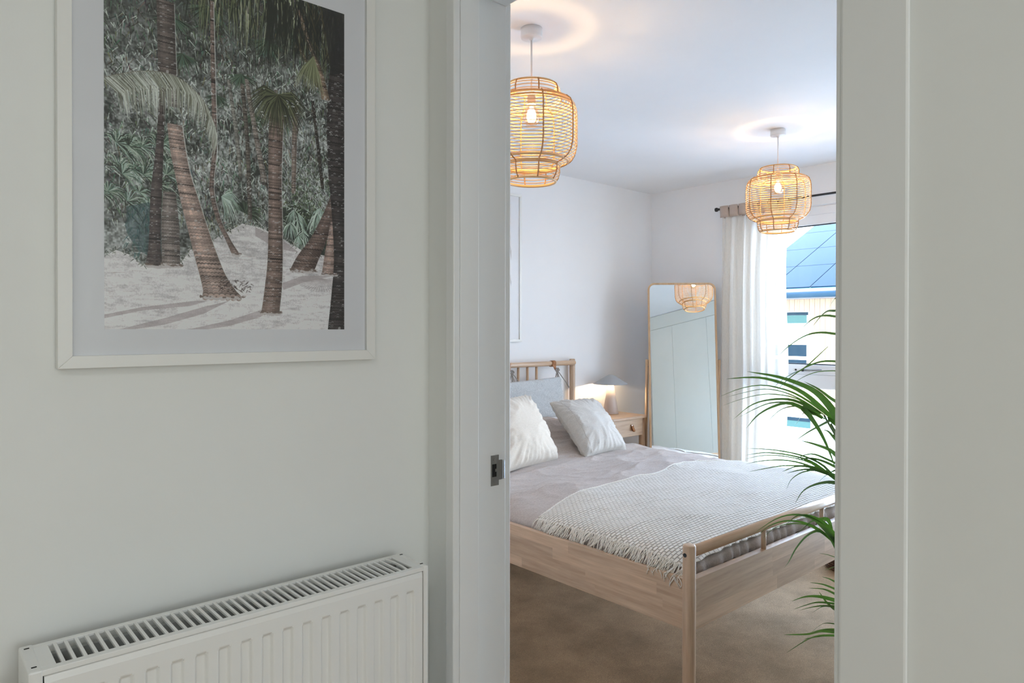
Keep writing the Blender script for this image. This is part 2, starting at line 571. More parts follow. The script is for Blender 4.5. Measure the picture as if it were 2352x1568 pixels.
box("keep_hole_shade", (hx0, RY1 - 0.0007, hb), (hx1, RY1 - 0.0001, ht), M_hole, spo)  # thin black plate imitates the shade within the keep
box("latch_tongue", (hx1 - 0.0035, RY1 - 0.0011, zc - 0.003), (hx1 + 0.0008, RY1 - 0.0008, zc + 0.003), M_steel, spo)
for zz in (zc - 0.0225, zc + 0.0225):
    s_ = MB(); s_.tube([(x0 + 0.0095, yf - 0.0008, zz), (x0 + 0.0095, yf + 0.0005, zz)], 0.0034, 14)
    so = s_.build("screw", M_steel, spo)

# ---- bedroom window
win = thing("window_1", (4.40, 1.515, WZ0), kind="structure")
def ring(name, y0, y1, z0, z1, w, xa, xb, parent, mat=M_upvc, bev=0.004):
    for a, b in (((y0, z0), (y0 + w, z1)), ((y1 - w, z0), (y1, z1)), ((y0 + w, z0), (y1 - w, z0 + w)), ((y0 + w, z1 - w), (y1 - w, z1))):
        box(name, (xa, a[0], a[1]), (xb, b[0], b[1]), mat, parent, bev)
ring("frame", WY0, WY1, WZ0, WZ1, 0.055, 4.385, 4.452, win)
ring("sash", WY0 + 0.056, WY1 - 0.056, 1.075, WZ1 - 0.056, 0.062, 4.372, 4.43, win)
box("transom", (4.380, WY0 + 0.056, 0.985), (4.452, WY1 - 0.056, 1.074), M_upvc, win, 0.004)
ring("gasket", WY0 + 0.118, WY1 - 0.118, 1.137, WZ1 - 0.118, 0.007, 4.379, 4.392, win, M_gasket, 0)
box("pane", (4.398, WY0 + 0.118, 1.137), (4.404, WY1 - 0.118, WZ1 - 0.118), M_glass, win)
box("pane", (4.418, WY0 + 0.056, WZ0 + 0.056), (4.424, WY1 - 0.056, 0.984), M_glass, win)
hb_ = MB(); hb_.box((4.362, 2.045, 1.092), (4.372, 2.155, 1.112)); ho = hb_.build("handle", M_white, win, 0.003)
hg = MB(); hg.tube([(4.350, 2.075, 1.102), (4.352, 2.02, 1.104), (4.356, 1.965, 1.108)], [0.006, 0.006, 0.004], 8); hg.build("grip", M_steel, ho)
hg = MB(); hg.tube([(4.364, 2.085, 1.102), (4.346, 2.085, 1.102)], 0.009, 12); hg.build("spindle", M_black, ho)
hg = MB(); hg.tube([(4.364, 2.135, 1.102), (4.357, 2.135, 1.102)], 0.006, 12); hg.build("key_cap", M_black, ho)

# corridor window (out of frame; an area lamp inside stands for its daylight)
w2 = thing("window_2", (0.25, -2.75, 0.8), kind="structure")
for a, b in (((-0.25, 0.8), (-0.20, 2.1)), ((0.70, 0.8), (0.75, 2.1)), ((-0.20, 0.8), (0.70, 0.85)), ((-0.20, 2.05), (0.70, 2.1))):
    box("frame", (a[0], -2.79, a[1]), (b[0], -2.72, b[1]), M_upvc, w2, 0.004)
box("pane", (-0.20, -2.762, 0.85), (0.70, -2.756, 2.05), M_glass, w2)
box("sky_block", (-0.245, -2.715, 0.805), (0.745, -2.705, 2.095), M_white, w2)  # added opaque sheet, out of view, stops sky light entering the corridor

# ================================================================== CORRIDOR THINGS
# ---- radiator
rad = thing("radiator", (0.43, 1.12, 0.32), "white panel radiator under the framed palm picture", "radiator")
RX0, RX1, RZT, RZB = 0.134, 0.733, 0.918, 0.33
RYF, RYB = 1.076, 1.166
fp = MB()
xs, dep = [RX0 + 0.0055], [0.0]
nfl, pitch, fw_ = 17, 0.0333, 0.0185
xstart = RX0 + 0.0295 - 0.0093
for i in range(nfl):
    a = xstart + i * pitch + 0.0045
    xs += [a, a + 0.0035, a + fw_ - 0.0035, a + fw_]
    dep += [0, 1, 1, 0]
xs += [RX1 - 0.0055]; dep += [0]
zs = [RZB, RZB + 0.03, RZB + 0.034, 0.874, 0.8795, 0.900, 0.9085, 0.911]
zd = [0, 0, 1, 1, 0, 0, 0, 0]
yo = [0, 0, 0, 0, 0, 0, 0.0015, 0.006]
P = []
for x, dx in zip(xs, dep):
    P.append([(x, 1.070 + yo[k] + 0.0062 * dx * zd[k], z) for k, z in enumerate(zs)])
fp.grid(P[::-1], smooth=False)
pn = fp.build("front_panel", M_rad, rad)
bm_ = pn.modifiers.new("bevel", "BEVEL"); bm_.width = 0.0016; bm_.segments = 3; bm_.limit_method = "ANGLE"; bm_.angle_limit = 0.3
box("panel_edge", (RX0 + 0.013, 1.0765, RZB), (RX1 - 0.013, 1.084, 0.9), M_rad, rad, 0.001)
box("rear_panel", (RX0 + 0.012, 1.150, RZB), (RX1 - 0.012, 1.160, 0.905), M_radgrey, rad, 0.001)
cv = MB()
n = 60
P = [[], []]
for i in range(n + 1):
    x = RX0 + 0.02 + (RX1 - RX0 - 0.04) * i / n
    y = 1.094 + (0.032 if i % 2 else 0.0)
    P[0].append((x, y, 0.36)); P[1].append((x, y, 0.885))
cv.grid(P, smooth=False)
cv.build("convector_fins", M_radgrey, rad)
cv = MB()
for i in range(n + 1):
    pass
cv.tube([(RX0 + 0.03, 1.135, 0.868), (RX1 - 0.03, 1.135, 0.868)], 0.012, 12)
cv.build("header_pipe", paint("galvanised", (0.55, 0.57, 0.56), 0.35, metal=0.3), rad)
gr = MB()     # top grille: rails round the slots
gr.box((RX0 + 0.002, RYF - 0.006, 0.9135), (RX1 - 0.002, RYF + 0.006, RZT))
gr.box((RX0 + 0.002, RYF - 0.0065, 0.9105), (RX1 - 0.002, RYF - 0.0045, RZT))
gr.box((RX0 + 0.002, RYB - 0.010, 0.9135), (RX1 - 0.002, RYB, RZT))
gr.box((RX0 + 0.002, RYF + 0.006, 0.9135), (RX0 + 0.0205, RYB - 0.010, RZT))
gr.box((RX1 - 0.020, RYF + 0.006, 0.9135), (RX1 - 0.002, RYB - 0.010, RZT))
gro = gr.build("top_grille", M_rad, rad, 0.0008)
proto = None
nb = 43
for i in range(nb):
    x = RX0 + 0.0205 + 0.0082 + i * (RX1 - RX0 - 0.0405 - 0.0082) / nb
    bow = 0.004 if i >= nb - 1 else 0.0
    if proto is None or bow:
        b_ = MB()
        ya, yb = RYF + 0.0058, RYB - 0.0098
        pts = [(x - 0.0022 + 0.0 * k, 0) for k in range(2)]
        if bow:
            for k in range(6):
                y0_, y1_ = ya + (yb - ya) * k / 6, ya + (yb - ya) * (k + 1) / 6
                d0, d1 = bow * math.sin(PI * k / 6), bow * math.sin(PI * (k + 1) / 6)
                b_.hexa([(x - 0.0024 + d0, y0_, 0.9145), (x + 0.0024 + d0, y0_, 0.9145), (x + 0.0024 + d1, y1_, 0.9145), (x - 0.0024 + d1, y1_, 0.9145),
                         (x - 0.0024 + d0, y0_, 0.9175), (x + 0.0024 + d0, y0_, 0.9175), (x + 0.0024 + d1, y1_, 0.9175), (x - 0.0024 + d1, y1_, 0.9175)])
        else:
            b_.box((x - 0.0022, ya, 0.914), (x + 0.0022, yb, 0.9176))
        bo = b_.build("grille_bar", M_rad, gro)
        if proto is None:
            proto, px0 = bo, x
    else:
        bo = proto.copy(); COL.objects.link(bo)
        bo.location = proto.location + Vector((x - px0, 0, 0))
for xa, xb in ((RX0 - 0.012, RX0 + 0.004), (RX1 - 0.004, RX1 + 0.006)):
    e = MB(); e.box((xa, RYF - 0.008, RZB), (xb, RYB + 0.001, 0.9195))
    eo = e.build("end_panel", M_rad, rad, 0.0025)
    for yy in (RYF + 0.006, RYB - 0.014):
        xm = (xa + xb) / 2
        box("clip_slot_shade", (xm - 0.003, yy, 0.9192), (xm + 0.003, yy + 0.0028, 0.9200), M_hole, eo)  # black slip on the cap, painted as a shaded slot
v_ = MB(); v_.tube([(RX0 - 0.0125, 1.118, 0.872), (RX0 - 0.017, 1.118, 0.872)], 0.0165, 20); v_.build("plug_flange", M_rad, rad)
v_ = MB(); v_.tube([(RX0 - 0.017, 1.118, 0.872), (RX0 - 0.030, 1.118, 0.872)], 0.0125, 6, smooth=False); v_.build("bleed_plug", M_brass, rad, 0.001)
for xx in (0.22, 0.62):
    box("wall_bracket", (xx, 1.155, 0.45), (xx + 0.03, 1.20, 0.85), M_rad, rad)

# ---- framed pictures (frame of four mitred members)
def picture(name, label, ax, X0, X1, Z0, Z1, face, wall, fwid, mat_print, pr, glass, cat="picture"):
    """frame on a wall of constant y; front at y=face"""
    th = thing(name, ((X0 + X1) / 2, wall, Z0), label, cat)
    o = fwid
    for q in (((X0, Z0), (X1, Z0), (X1 - o, Z0 + o), (X0 + o, Z0 + o)), ((X1, Z0), (X1, Z1), (X1 - o, Z1 - o), (X1 - o, Z0 + o)),
              ((X1, Z1), (X0, Z1), (X0 + o, Z1 - o), (X1 - o, Z1 - o)), ((X0, Z1), (X0, Z0), (X0 + o, Z0 + o), (X0 + o, Z1 - o))):
        mm = MB()
        mm.hexa([(x, face, z) for x, z in q] + [(x, wall - 0.001, z) for x, z in q])
        mm.build("frame_member", M_frame, th, 0.0007)
    mb = MB(); mb.box((X0 + o - 0.001, face + 0.008, Z0 + o - 0.001), (X1 - o + 0.001, wall - 0.003, Z1 - o + 0.001)); mb.build("mount", M_mount, th)
    px0, px1, pz0, pz1 = pr
    pm = MB()
    yy = face + 0.0076
    pm.add([(px0, yy, pz0), (px1, yy, pz0), (px1, yy, pz1), (px0, yy, pz1)], [(0, 1, 2, 3)], False, [(0.0001, 0.0001), (1, 0.0001), (1, 1), (0.0001, 1)])
    po = pm.build("print", mat_print, th)
    gm = MB(); gm.add([(X0 + o, face + 0.004, Z0 + o), (X1 - o, face + 0.004, Z0 + o), (X1 - o, face + 0.004, Z1 - o), (X0 + o, face + 0.004, Z1 - o)], [(0, 1, 2, 3)])
    gm.build("glazing", glass, th)
    return th

# ---------- palm grove print, painted stroke by stroke (millimetres on the sheet)
TRUNKS = [('back', [(156.9, 52.2, 2.8), (159.5, 194.7, 3.5), (161.5, 287.6, 3.5), (156.6, 360.1, 3.4), (167.0, 409.2, 3.5), (183.2, 443.9, 3.6), (195.5, 466.3, 5.8)], (112, 98, 92)), ('thin', [(81.2, 213.0, 3.8), (77.3, 302.7, 5.0), (72.1, 378.6, 7.6), (69.5, 460.6, 8.2), (69.5, 493.3, 12.6)], (78, 70, 68)), ('thin2', [(206.7, 176.3, 2.9), (215.4, 277.9, 3.0), (219.8, 403.5, 3.0)], (90, 84, 78)), ('thin3', [(214.0, 167.2, 3.0), (228.9, 253.1, 3.8), (245.6, 340.4, 4.6)], (120, 112, 106)), ('thin4', [(183.5, 174.5, 2.1), (195.7, 252.2, 2.9), (203.6, 331.6, 2.2)], (120, 118, 112)), ('thin5', [(334.1, 177.6, 2.6), (345.2, 262.6, 2.5), (353.7, 333.0, 2.6)], (60, 56, 52)), ('thin6', [(301.8, 184.8, 3.3), (299.3, 262.9, 4.1), (297.7, 348.5, 3.2)], (120, 108, 100)), ('stump', [(91.2, 376.0, 9.0), (92.4, 431.1, 12.9), (93.6, 491.8, 13.0)], (112, 104, 100)), ('lean', [(85.8, 74.7, 12.8), (87.0, 115.5, 12.9), (88.8, 187.1, 13.6)], (92, 84, 80)), ('leanmid', [(96.6, 188.6, 5.1), (99.1, 236.5, 9.1)], (120, 116, 112)), ('main', [(99.7, 267.5, 11.1), (104.2, 304.8, 11.8), (112.0, 345.3, 11.9), (122.5, 385.9, 14.2), (133.9, 426.9, 15.7), (146.1, 468.5, 18.0), (157.8, 503.6, 20.4), (168.3, 528.3, 25.7), (173.2, 540.4, 31.7)], (146, 129, 121)), ('diag', [(382.6, 337.2, 8.9), (368.5, 379.3, 12.3), (345.1, 429.7, 15.5), (325.7, 463.0, 20.3), (314.0, 487.3, 21.8)], (100, 86, 80)), ('diag2', [(377.3, 394.5, 7.1), (371.1, 443.6, 10.6), (366.7, 490.7, 14.1)], (140, 122, 114)), ('mid', [(268.2, 180.8, 11.1), (267.4, 215.2, 12.6), (265.0, 269.0, 12.6), (264.2, 337.7, 11.8), (264.9, 413.9, 12.6), (264.1, 474.9, 13.4), (260.9, 520.8, 15.0), (256.2, 559.0, 15.7), (254.7, 565.1, 17.2)], (114, 99, 92)), ('right', [(393.3, 26.2, 10.8), (386.2, 117.5, 17.9), (382.6, 191.2, 19.7), (382.6, 288.5, 17.9), (385.3, 369.3, 13.4), (389.7, 458.4, 12.6), (387.0, 531.9, 15.3), (382.6, 593.8, 17.9)], (60, 56, 55)), ('stalk', [(307.6, 20.0, 2.5), (325.8, 69.4, 3.3), (347.8, 118.9, 5.1), (359.8, 168.0, 7.8)], (120, 104, 90)), ('stalk2', [(307.6, 86.2, 2.4), (328.3, 115.9, 3.3), (343.5, 147.8, 3.4)], (84, 78, 64))]
SAND = [(-1.1, 486.1), (15.1, 473.1), (34.0, 478.9), (52.1, 494.4), (70.7, 491.9), (109.2, 485.2), (122.4, 464.7), (163.4, 442.0), (206.5, 413.8), (236.4, 416.7), (275.2, 432.0), (315.7, 451.9), (366.7, 458.5), (402.3, 457.5)]
SAND_SHADOWS = [[(-1.3, 572.1), (52.0, 559.2), (129.0, 547.5), (149.5, 546.9), (122.3, 556.1), (52.0, 564.6), (-1.3, 577.4)], [(16.1, 595.0), (83.2, 576.3), (142.6, 557.1), (184.6, 545.9), (142.6, 568.5), (83.2, 586.7), (33.8, 595.0)], [(115.7, 594.9), (184.6, 578.8), (236.3, 560.9), (255.5, 560.6), (236.2, 573.0), (184.5, 588.2), (142.5, 594.9)], [(275.1, 512.6), (315.7, 496.6), (375.5, 493.4), (315.6, 509.2), (279.1, 523.9)], [(228.8, 417.5), (275.2, 434.3), (307.4, 454.9), (267.2, 451.8), (228.8, 432.4)]]
BIG_FROND = [(-3.5, 217.1), (22.6, 204.2), (52.6, 192.7), (83.7, 187.7), (109.6, 192.4), (132.8, 208.0), (149.8, 229.0), (160.8, 259.0)]

PW, PH, PX = 398.0, 594.0, 2.0
CW, CH = int(PW * PX), int(PH * PX)
cv_ = np.zeros((CH, CW, 3), np.float32)
def smooth_noise(h, w, cell, seed, ya=1.0):
    g = np.random.default_rng(seed)
    gy, gx = int(h / (cell * ya)) + 3, int(w / cell) + 3
    a = g.random((gy, gx))
    yy, xx = np.mgrid[0:h, 0:w]
    fy, fx = yy / (cell * ya), xx / cell
    iy, ix = fy.astype(int), fx.astype(int)
    ty, tx = fy - iy, fx - ix
    ty, tx = ty * ty * (3 - 2 * ty), tx * tx * (3 - 2 * tx)
    return (a[iy, ix] * (1 - ty) + a[iy + 1, ix] * ty) * (1 - tx) + (a[iy, ix + 1] * (1 - ty) + a[iy + 1, ix + 1] * ty) * tx
def stroke(x0, y0, x1, y1, w0, w1, col, al=1.0):
    """tapered stroke in mm"""
    x0, y0, x1, y1, w0, w1 = (q * PX for q in (x0, y0, x1, y1, w0, w1))
    w = max(w0, w1, 0.8) + 1
    ax, bx = int(max(0, min(x0, x1) - w)), int(min(CW, max(x0, x1) + w + 1))
    ay, by = int(max(0, min(y0, y1) - w)), int(min(CH, max(y0, y1) + w + 1))
    if ax >= bx or ay >= by: return
    yy, xx = np.mgrid[ay:by, ax:bx]
    dx, dy = x1 - x0, y1 - y0
    L = dx * dx + dy * dy + 1e-6
    t = np.clip(((xx - x0) * dx + (yy - y0) * dy) / L, 0, 1)
    d = np.hypot(xx - x0 - t * dx, yy - y0 - t * dy)
    k = np.clip((w0 + (w1 - w0) * t) * 0.5 - d + 0.5, 0, 1)[..., None] * al
    cv_[ay:by, ax:bx] = cv_[ay:by, ax:bx] * (1 - k) + np.array(col, np.float32) * k
def polyfill(pts, col, al=1.0, soft=0.0):
    P_ = np.array(pts) * PX
    ay, by = int(max(0, P_[:, 1].min())), int(min(CH, P_[:, 1].max() + 1))
    ax, bx = int(max(0, P_[:, 0].min())), int(min(CW, P_[:, 0].max() + 1))
    if ax >= bx or ay >= by: return
    yy, xx = np.mgrid[ay:by, ax:bx]
    ins = np.zeros(yy.shape, bool)
    n_ = len(P_)
    for i in range(n_):
        xa, ya = P_[i]; xb, yb = P_[(i + 1) % n_]
        if abs(yb - ya) < 1e-6: continue
        c = ((ya > yy) != (yb > yy)) & (xx < (xb - xa) * (yy - ya) / (yb - ya) + xa)
        ins ^= c
    k = ins[..., None] * al
    cv_[ay:by, ax:bx] = cv_[ay:by, ax:bx] * (1 - k) + np.array(col, np.float32) * k
R = random.Random(5)
C_ = lambda r, g, b: (r / 255.0, g / 255.0, b / 255.0)
smooth_pick = smooth_noise(CH, CW, 40, 31)
# undergrowth: dark above, broken light between
n1 = smooth_noise(CH, CW, 46, 1); n2 = smooth_noise(CH, CW, 15, 2); n3 = smooth_noise(CH, CW, 5, 3)
yy_, xx_ = np.mgrid[0:CH, 0:CW]
topd = np.clip(yy_ / (CH * 0.36), 0.18, 1.0)
val = np.clip((n1 * 0.35 + n2 * 0.3 + n3 * 0.35) * 1.5 - 0.38, 0, 1) * topd
cv_[:] = np.array(C_(50, 52, 48)) * (1 - val[..., None]) + np.array(C_(200, 205, 205)) * val[..., None]
for k in range(5200):      # leaf flicks
    x, y = R.uniform(-5, PW), R.uniform(-5, 430)
    t = y / 430
    a = R.uniform(0.5, 2.6) if R.random() < 0.6 else R.uniform(1.2, 1.9)
    l = R.uniform(4, 17)
    q = R.random()
    if q < 0.34: c = C_(R.randint(34, 56), R.randint(36, 58), R.randint(32, 50))
    elif q < 0.56: c = C_(R.randint(80, 118), R.randint(86, 122), R.randint(74, 104))
    elif q < 0.64: c = C_(R.randint(66, 90), R.randint(92, 120), R.randint(82, 100))
    else:
        g = R.randint(150, 215) if t > 0.25 else R.randint(90, 160)
        c = C_(g - 6, g + 3, g - 4)
    stroke(x, y, x + l * math.cos(a), y + l * math.sin(a), 1.6, 0.3, c, 0.8)
def fan(x, y, r, n_, a0, a1, cols, w=1.5, droop=0.0):
    for i in range(n_):
        a = a0 + (a1 - a0) * (i + R.random()) / n_
        rr = r * R.uniform(0.7, 1.05)
        mx_, my_ = x + rr * 0.55 * math.cos(a), y + rr * 0.55 * math.sin(a)
        c = R.choice(cols)
        stroke(x, y, mx_, my_, w * 0.7, w, c, 0.9)
        stroke(mx_, my_, x + rr * math.cos(a), y + rr * math.sin(a) + droop * rr, w, 0.3, c, 0.9)
DG = [C_(38, 44, 38), C_(52, 60, 50), C_(74, 88, 72)]
MG = [C_(86, 104, 88), C_(66, 88, 76), C_(126, 140, 124), C_(156, 168, 156)]
PG = [C_(150, 168, 160), C_(180, 192, 184), C_(120, 138, 124)]
for x, y, r in ((150, 60, 40), (60, 35, 50), (250, 90, 40), (205, 160, 30), (110, 150, 30), (265, 190, 30), (305, 60, 46), (165, 205, 22), (228, 225, 26), (95, 95, 36)):
    fan(x, y, r, 46, 0.2, 2.9, DG + MG[:2], 1.6)
# hanging fronds along the top
for k in range(420):
    x = R.uniform(120, 398)
    y = R.uniform(-10, 70)
    l = R.uniform(25, 75) * (1.0 if x < 330 else 1.35)
    c = R.choice([C_(34, 38, 32), C_(44, 48, 40), C_(58, 62, 48), C_(92, 98, 72), C_(128, 132, 104)] if R.random() < 0.85 else [C_(176, 180, 158)])
    stroke(x, y, x + R.uniform(-8, 8), y + l, 2.0, 0.3, c, 0.85)
for k in range(150):
    x, y = R.uniform(250, 345), R.uniform(-5, 60)
    stroke(x, y, x + R.uniform(-14, 10), y + R.uniform(40, 90), 2.6, 0.5, C_(40, 42, 37), 0.8)
# left: lush palms, blue-green hollow below
for k in range(26):
    x, y = R.uniform(-4, 95), R.uniform(300, 410)
    fan(x, y, R.uniform(20, 38), 22, -2.6, 0.9, MG + PG[:1] + DG[:2], 1.4, 0.35)
polyfill([(30, 405), (62, 395), (84, 425), (88, 470), (70, 484), (44, 470), (30, 445)], C_(40, 62, 66), 0.5)
for k in range(90):
    x, y = R.uniform(28, 85), R.uniform(400, 478)
    stroke(x, y, x + R.uniform(-6, 6), y + R.uniform(5, 14), 1.4, 0.3, R.choice([C_(30, 52, 56), C_(48, 84, 86), C_(70, 100, 92)]), 0.7)
# right: shrubs, pale above and near black below
polyfill([(245, 430), (262, 385), (300, 370), (345, 385), (372, 405), (372, 470), (330, 478), (285, 470), (255, 455)], C_(44, 50, 44), 0.85)
for k in range(800):
    x, y = R.gauss(322, 34), R.gauss(372, 38)
    if x < 262: continue
    a = R.uniform(0.2, 2.9)
    g = R.randint(150, 208)
    stroke(x, y, x + 7 * math.cos(a), y + 7 * math.sin(a), 1.5, 0.3, R.choice([C_(g - 8, g + 4, g - 6), C_(84, 100, 72), C_(50, 58, 46)]), 0.85)
for k in range(12):
    fan(R.uniform(280, 352), R.uniform(370, 425), 26, 16, 0.6, 2.5, PG + DG[:1], 1.5, 0.5)
fan(212, 395, 34, 60, -2.8, 0.6, DG, 1.8, 0.3)
fan(172, 372, 34, 40, -0.9, 1.4, PG, 1.2, 0.6)
# sand
sand_poly = list(SAND) + [(PW + 10, PH + 5), (-10, PH + 5)]
polyfill(sand_poly, C_(182, 180, 181))
base_y = np.interp(np.arange(CW) / PX, [p[0] for p in SAND], [p[1] for p in SAND]) * PX
mask = (yy_ > base_y[None, :])
fine = (smooth_noise(CH, CW, 3, 21) - 0.5) * 0.10 + (smooth_noise(CH, CW, 22, 22) - 0.5) * 0.10
band_ = (smooth_noise(CH, CW, 60, 23, 0.16) - 0.5) * 0.12 + (smooth_noise(CH, CW, 18, 24, 0.25) - 0.5) * 0.10
grad = np.clip((yy_ - 430 * PX) / (164 * PX), 0, 1) * 0.07
cv_[mask] = np.clip(cv_[mask] + (fine + band_ + grad)[mask][:, None], 0, 1)
for k in range(260):
    x, y = R.uniform(0, PW), R.uniform(455, 590)
    c = C_(158, 150, 150) if R.random() < 0.5 else C_(212, 212, 214)
    stroke(x, y, x + R.uniform(6, 22), y + R.uniform(-2, 1), 1.2, 0.4, c, 0.45)
for k in range(420):       # bushes and litter break the edge of the sand
    x = R.uniform(0, PW); yb = float(np.interp(x, [p[0] for p in SAND], [p[1] for p in SAND]))
    y = yb + R.gauss(-3, 4)
    stroke(x, y, x + R.uniform(-5, 5), y + R.uniform(1, 5), 1.6, 0.4, R.choice([C_(60, 64, 56), C_(92, 96, 84), C_(150, 152, 146), C_(178, 178, 176)]), 0.7)
for sh in SAND_SHADOWS:
    polyfill(sh, C_(140, 131, 132), 0.6)
for k in range(26):
    a = PI * (0.05 + 0.9 * k / 26)
    stroke(352, 500, 352 + 50 * math.cos(a), 500 + 24 * math.sin(a), 1.0, 1.6, C_(150, 142, 142), 0.5)
# trunks, each ringed and lit on its right edge
def trunk(nm, pts, col):
    segs = catmull([(x, y, w) for x, y, w in pts], max(24, int(abs(pts[-1][1] - pts[0][1]) / 1.2)))
    c = np.array(col) / 255.0
    for i in range(len(segs) - 1):
        a, b = segs[i], segs[i + 1]
        wa = abs(a.z)
        ph = a.y * 0.33 + 2.0 * math.sin(a.y * 0.13)
        ringv = 0.88 + 0.26 * (0.5 + 0.5 * math.sin(ph * 2.2)) + R.uniform(-0.12, 0.12)
        if R.random() < 0.07: ringv *= 0.5
        m_ = 7 if wa > 6 else 3
        for j in range(m_):
            u = (j + 0.5) / m_ * 2 - 1
            sh = 1.08 - 0.28 * abs(u + 0.25) + R.uniform(-0.10, 0.10)
            cc = c * ringv * sh
            if R.random() < 0.05: cc = cc * 0.4 + 0.42
            stroke(a.x + u * wa, a.y, b.x + u * abs(b.z), b.y + 0.6, 2 * wa / m_ + 0.9, 2 * wa / m_ + 0.9, tuple(np.clip(cc, 0, 1)), 0.95)
        if nm in ("main", "mid", "lean", "back", "leanmid"):
            stroke(a.x + wa, a.y, b.x + abs(b.z), b.y, 1.6 if nm != "main" else 2.4, 1.6, C_(186, 190, 188), 0.75)
for nm, pts, col in TRUNKS:
    trunk(nm, pts, col)
tx_, ty_ = TRUNKS[[t[0] for t in TRUNKS].index("mid")][1][0][:2]
for k in range(5):         # crown of the straight palm
    fan(tx_ + R.uniform(-8, 8), ty_ + R.uniform(-6, 6), 52, 36, -0.4, 3.6, [C_(50, 52, 42), C_(72, 76, 56), C_(98, 102, 76), C_(42, 44, 38)], 1.7, 0.45)
for k in range(900):       # light breaking through
    x, y = R.uniform(0, PW), R.uniform(150, 380)
    g = R.randint(165, 215)
    if (x > 120 or y < 300) and smooth_pick[int(min(y * PX, CH - 1)), int(min(x * PX, CW - 1))] > 0.58 and not any(abs(x - np.interp(y, [p[1] for p in t[1]], [p[0] for p in t[1]])) < 12 and t[1][0][1] < y < t[1][-1][1] for t in TRUNKS if t[0] in ("main", "mid", "right", "stump", "lean")):
        a = R.uniform(0, PI)
        stroke(x, y, x + 4 * math.cos(a), y + 4 * math.sin(a), 1.8, 0.8, C_(g - 4, g, g), 0.75)
for k in range(60):        # roots at the foot of the leaning palm
    x, y = R.uniform(166, 222), R.uniform(510, 530)
    stroke(x, y, x + R.uniform(-7, 7), y + R.uniform(1, 6), 1.5, 0.4, C_(62, 52, 50), 0.7)
for nm, pts, col in TRUNKS:        # sand drifted against the feet of the palms
    if nm not in ("main", "mid", "stump", "thin", "diag", "diag2", "back"): continue
    bx_, by_, bw_ = pts[-1]
    for k in range(int(20 + abs(bw_) * 3)):
        x = R.uniform(bx_ - abs(bw_) * 1.15, bx_ + abs(bw_) * 1.15)
        yy0 = by_ + R.uniform(-1.0, 4.5) + ((x - bx_) / abs(bw_)) ** 2 * -1.5
        stroke(x, yy0, x + R.uniform(1, 5), yy0 + R.uniform(-0.4, 0.4), 2.4, 1.0, C_(170, 166, 165) if yy0 > by_ + 0.8 or R.random() < 0.3 else C_(104, 92, 86), 0.9)
for k in range(160):       # dark crown on the right
    x, y = R.uniform(300, 398), R.uniform(-5, 90)
    a = R.uniform(0.8, 2.2)
    stroke(x, y, x + 26 * math.cos(a), y + 36 * math.sin(a), 2.0, 0.4, R.choice([C_(40, 40, 38), C_(30, 31, 32), C_(70, 66, 50)]), 0.8)
polyfill([(352, -2), (399, -2), (399, 110), (372, 120), (362, 60)], C_(42, 42, 42), 0.8)
fan(336, 95, 60, 60, 1.2, 2.3, [C_(120, 124, 96), C_(90, 94, 70), C_(150, 154, 124)], 1.3, 0.2)
# the great pale frond arching across on the left
bf = catmull([(x, y, 0) for x, y in BIG_FROND], 90)
for i in range(len(bf) - 1):
    stroke(bf[i].x, bf[i].y, bf[i + 1].x, bf[i + 1].y, 1.8, 1.8, C_(110, 108, 98))
for i, p in enumerate(bf):
    t = i / 90
    for s_k in range(3):
        L_ = R.uniform(46, 78) * (1 - 0.25 * t)
        a = 0.62 + 0.75 * t + R.uniform(-0.10, 0.10)
        c = R.choice([C_(168, 172, 164), C_(148, 152, 142), C_(186, 190, 184), C_(120, 122, 108), C_(96, 96, 84)])
        mx_, my_ = p.x + L_ * 0.5 * math.cos(a), p.y + L_ * 0.5 * math.sin(a)
        stroke(p.x, p.y, mx_, my_, 1.0, 1.4, c, 0.85)
        stroke(mx_, my_, mx_ + L_ * 0.30 * math.cos(a + 0.6), my_ + L_ * 0.6 * math.sin(a + 0.5), 1.4, 0.3, c, 0.85)
cv_ = np.clip(cv_, 0, 1)
cv_ = np.clip((cv_ - 0.02) * 1.32, 0, 1)     # ink densities of the sheet itself
img = bpy.data.images.new("palm_grove_print", CW, CH, alpha=False)
rgba = np.ones((CH, CW, 4), np.float32)
rgba[..., :3] = cv_[::-1]
img.pixels.foreach_set(rgba.ravel())
img.pack()
def print_mat(name, im, val=1.0):
    m, nt, b = base_mat(name)
    t = node(nt, "ShaderNodeTexImage"); t.image = im; t.extension = "EXTEND"
    nt.links.new(t.outputs[0], b.inputs["Base Color"])
    b.inputs["Roughness"].default_value = 0.6
    return m
M_palm = print_mat("palm_print_ink", img)
picture("framed_picture", "large white framed print of palm trees on sand above the radiator", "y", 0.171, 0.692, 1.302, 2.022, 1.180, YP, 0.0185,
        M_palm, (0.2315, 0.6295, 1.360, 1.954), M_pglass)

# pale pencil-like print above the bed (procedural)
M_sk, _nt, _b = base_mat("sketch_print_ink")
_v = coords(_nt, (1, 1, 0.5), rot=(0, 0.5, 0))
_w = node(_nt, "ShaderNodeTexWave"); _w.inputs["Scale"].default_value = 5.0; _w.inputs["Distortion"].default_value = 9.0; _w.inputs["Detail"].default_value = 3.0
_nt.links.new(_v, _w.inputs["Vector"])
_nt.links.new(ramp2(_nt, _w.outputs["Fac"], (0.50, 0.47, 0.46), (0.86, 0.86, 0.87), 0.02, 0.22), _b.inputs["Base Color"])
picture("framed_picture", "tall white framed pale sketch hanging over the bed", "y", 2.345, 2.964, 1.283, 2.216, 3.249, YA, 0.015,
        M_sk, (2.43, 2.881, 1.46, 2.150), thin_glass("low_glare_glass", (1, 1, 1), 0.22))

